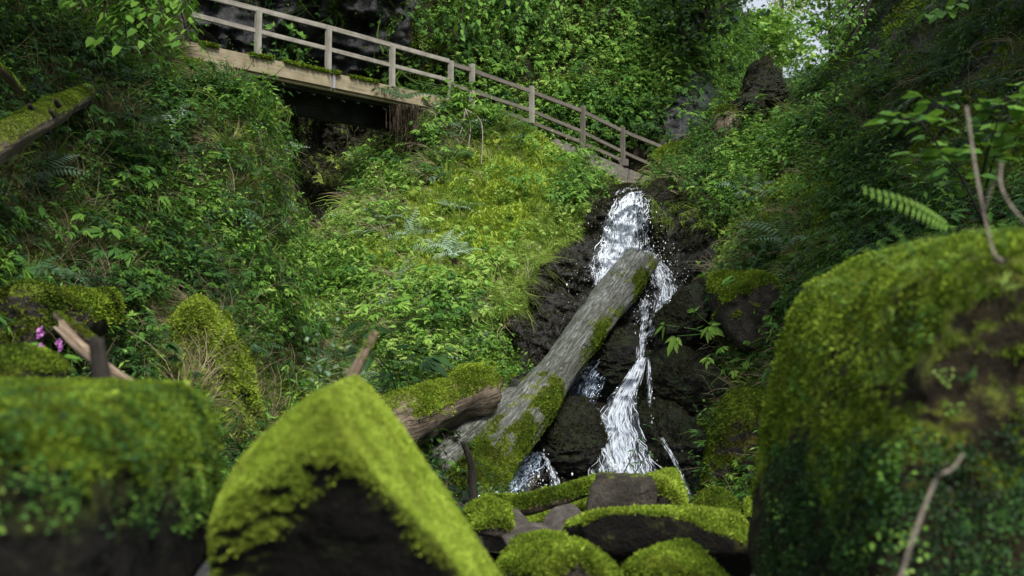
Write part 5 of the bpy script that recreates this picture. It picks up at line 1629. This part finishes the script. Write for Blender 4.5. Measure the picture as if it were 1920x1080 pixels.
# ------------------------------------------------------------------ trees
def tree(name, base, h, label, rad, crown0, mat, tint, seed, lean=(0, 0), n=2600, leaf=.16, conifer=False, r0=.16, group=None, trunkmat=None):
    r = np.random.default_rng(seed)
    root = empty(name, base); tag(root, label, 'tree', group)
    base = np.asarray(base, float)
    top = base + np.array([lean[0], lean[1], h])
    C = curve([base, base + (top - base) * .45 + np.array([r.normal(0, .1), r.normal(0, .1), 0]), top], 22)
    V, F4, F3 = tube(C, np.linspace(r0, r0 * .15, 22), 10, .03, seed)
    tr = np_mesh('trunk', V, [F4, F3], trunkmat or M['bark'], parent=root)
    P, UP, S = [], [], []
    nb = 46 if conifer else 30
    for k in range(nb):
        u = crown0 + (1 - crown0) * (k + r.random()) / nb
        q = C[min(int(u * 21), 20)]
        a = r.uniform(0, 6.283)
        R_ = rad * ((1.02 - (u - crown0) / (1 - crown0)) if conifer else math.sin(math.pi * min(.95, .25 + .7 * (u - crown0) / (1 - crown0)))) * r.uniform(.7, 1.1)
        e = q + np.array([math.cos(a) * R_, math.sin(a) * R_, (-.30 if conifer else .35) * R_])
        m = curve([q, (q + e) / 2 + np.array([0, 0, .08 * R_]), e], 8)
        V, F4, F3 = tube(m, np.linspace(max(.012, r0 * .22 * (1 - u)), .006, 8), 5)
        np_mesh('limb', V, [F4, F3], trunkmat or M['bark'], parent=root)
        c = max(8, int(n / nb))
        uu = np.sqrt(r.uniform(.08, 1, c))
        pos = np.stack([np.interp(uu, np.linspace(0, 1, 8), m[:, i]) for i in range(3)], -1)
        sp_ = (.10 if conifer else .24) * R_ + .05
        pos = pos + r.normal(0, 1, (c, 3)) * np.array([sp_, sp_, sp_ * (.6 if conifer else .7)])
        if conifer: pos[:, 2] -= np.abs(r.normal(0, .16, c)) * R_ * .5
        P.append(pos)
    P = np.concatenate(P)
    N = len(P)
    v, f, t = instance([t_cover(s + 300, 5, leaf, leaf) for s in range(3)], P, r.normal(0, 1, (N, 3)) * .5 + np.array([0, 0, 1]), r.lognormal(0, .25, N), tint + r.normal(0, .14, N), r)
    np_mesh('crown', v, f, mat, parent=root, attrs={'tint': t}, smooth=False)
    return root


tree('spruce_tree', W(1312, 210, 33) , 11, 'dark spruce left of the gap of sky', 1.6, .12, M['needle'], .45, 1, n=1700, leaf=.13, conifer=True, r0=.2)
tree('spruce_tree', W(1372, 190, 40), 12, 'grey-green spruce farther back behind the pointed mossy rock', 1.3, .1, M['needle'], .75, 2, n=1500, leaf=.15, conifer=True, r0=.2)
tree('birch_tree', W(1462, 160, 62), 17, 'sunlit yellow tree far back in the gap of sky', 1.1, .1, M['sunleaf'], .6, 3, n=520, leaf=.2, r0=.18)
tree('beech_tree', W(1560, 150, 50), 7.5, 'green tree at the right side of the gap of sky', 2.2, .2, M['leaf'], .7, 4, n=1200, leaf=.2, r0=.14)
tree('beech_tree', W(1425, 165, 45), 3.2, 'low light green tree under the gap of sky', 2.4, .1, M['leaf'], .72, 5, n=1500, leaf=.18, r0=.12)
# dark leaning tree at the top right of the cliff
rt = empty('leaning_tree', W(1262, 110, 27.5)); tag(rt, 'dark leaning tree with bare limbs on the cliff top beside the spruce', 'tree')
for k, s_ in enumerate([[(1290, 75), (1310, 40), (1345, -20)], [(1288, 70), (1318, 52), (1362, 5)], [(1285, 75), (1275, 40), (1290, -20)], [(1275, 80), (1300, 60), (1330, 20)]]):
    C = curve([W(x, y, 27.4 + .1 * k) for x, y in s_], 14)
    V, F4, F3 = tube(C, np.linspace(.15 if k == 0 else .08, .03, 14), 9, .02, k)
    np_mesh('trunk' if k == 0 else 'limb', V, [F4, F3], M['bark'], parent=rt)
P = np.concatenate([W(rng.normal(1300, 45, 300), rng.normal(20, 40, 300), rng.normal(27.6, .5, 300))])
v, f, t = instance([t_cover(s + 300, 6, .2, .16) for s in range(3)], P, rng.normal(0, 1, (300, 3)) * .5 + np.array([0, 0, 1]), rng.lognormal(0, .25, 300), .3 + rng.normal(0, .14, 300))
np_mesh('crown', v, f, M['needle'], parent=rt, attrs={'tint': t}, smooth=False)
# unseen trees added beside the gorge so their crowns shade the banks
for k, (x, y, z, h, rad, cr0, lab) in enumerate([(-7.2, 4.6, -.2, 17, 4.2, .58, 'tall unseen tree added beside the left bank, its crown shading the bank'), (9.6, 5.6, -.2, 17, 4.2, .55, 'tall unseen tree added beside the right bank, its crown shading the bank'),
                                                (14.0, 11.5, -.2, 19, 4.4, .6, 'tallest unseen tree, added to shade the dark right cliff'), (-10.5, 9.5, -.2, 19, 4.0, .62, 'tall unseen tree added behind the left bank to shade it')]):
    tree('beech_tree', (x, y, z), h, lab, rad, cr0, M['leaf'], .35, 20 + k, n=6500, leaf=.30, r0=.28)

# ------------------------------------------------------------------ light, world, camera
SUN_EL, SUN_AZ = 52.0, 160.0   # azimuth: degrees clockwise from +Y
w = bpy.data.worlds.new('World')
sc.world = w
w.use_nodes = True
nt = w.node_tree
bgn = nt.nodes['Background']
sky = nt.nodes.new('ShaderNodeTexSky')
sky.sky_type = 'NISHITA'
sky.sun_disc = False
sky.sun_elevation = R(SUN_EL)
sky.sun_rotation = R(SUN_AZ)
sky.dust_density = 4.0
sky.air_density = 1.0
mxw = nt.nodes.new('ShaderNodeMix'); mxw.data_type = 'RGBA'
mxw.inputs[0].default_value = 0.55
nt.links.new(sky.outputs[0], mxw.inputs[6])
mxw.inputs[7].default_value = (10.5, 11.2, 12.0, 1)
nt.links.new(mxw.outputs[2], bgn.inputs[0])
bgn.inputs[1].default_value = 0.105
L = bpy.data.lights.new('sun', 'SUN')
L.energy = 5.0
L.angle = R(14)
L.color = (1.0, 0.96, 0.88)
so = bpy.data.objects.new('sun', L)
COL.objects.link(so)
az, el = R(SUN_AZ), R(SUN_EL)
sdir = Vector((math.sin(az) * math.cos(el), math.cos(az) * math.cos(el), math.sin(el)))
so.rotation_mode = 'QUATERNION'
so.rotation_quaternion = Vector((0, 0, 1)).rotation_difference(sdir)
so.location = (0, 0, 30)

cd = bpy.data.cameras.new('camera')
cd.lens = 35
cd.sensor_width = 36
cd.clip_end = 600
cd.dof.use_dof = True
cd.dof.focus_distance = 15.5
cd.dof.aperture_fstop = 1.8
co = bpy.data.objects.new('camera', cd)
COL.objects.link(co)
co.location = (0, 0, CAMZ)
co.rotation_euler = (R(90) + PITCH, 0, 0)
sc.camera = co
sc.view_settings.view_transform = 'Standard'
sc.view_settings.look = 'None'
sc.view_settings.exposure = 0
sc.cycles.use_denoising = True
sc.cycles.max_bounces = 6
sc.cycles.transparent_max_bounces = 12
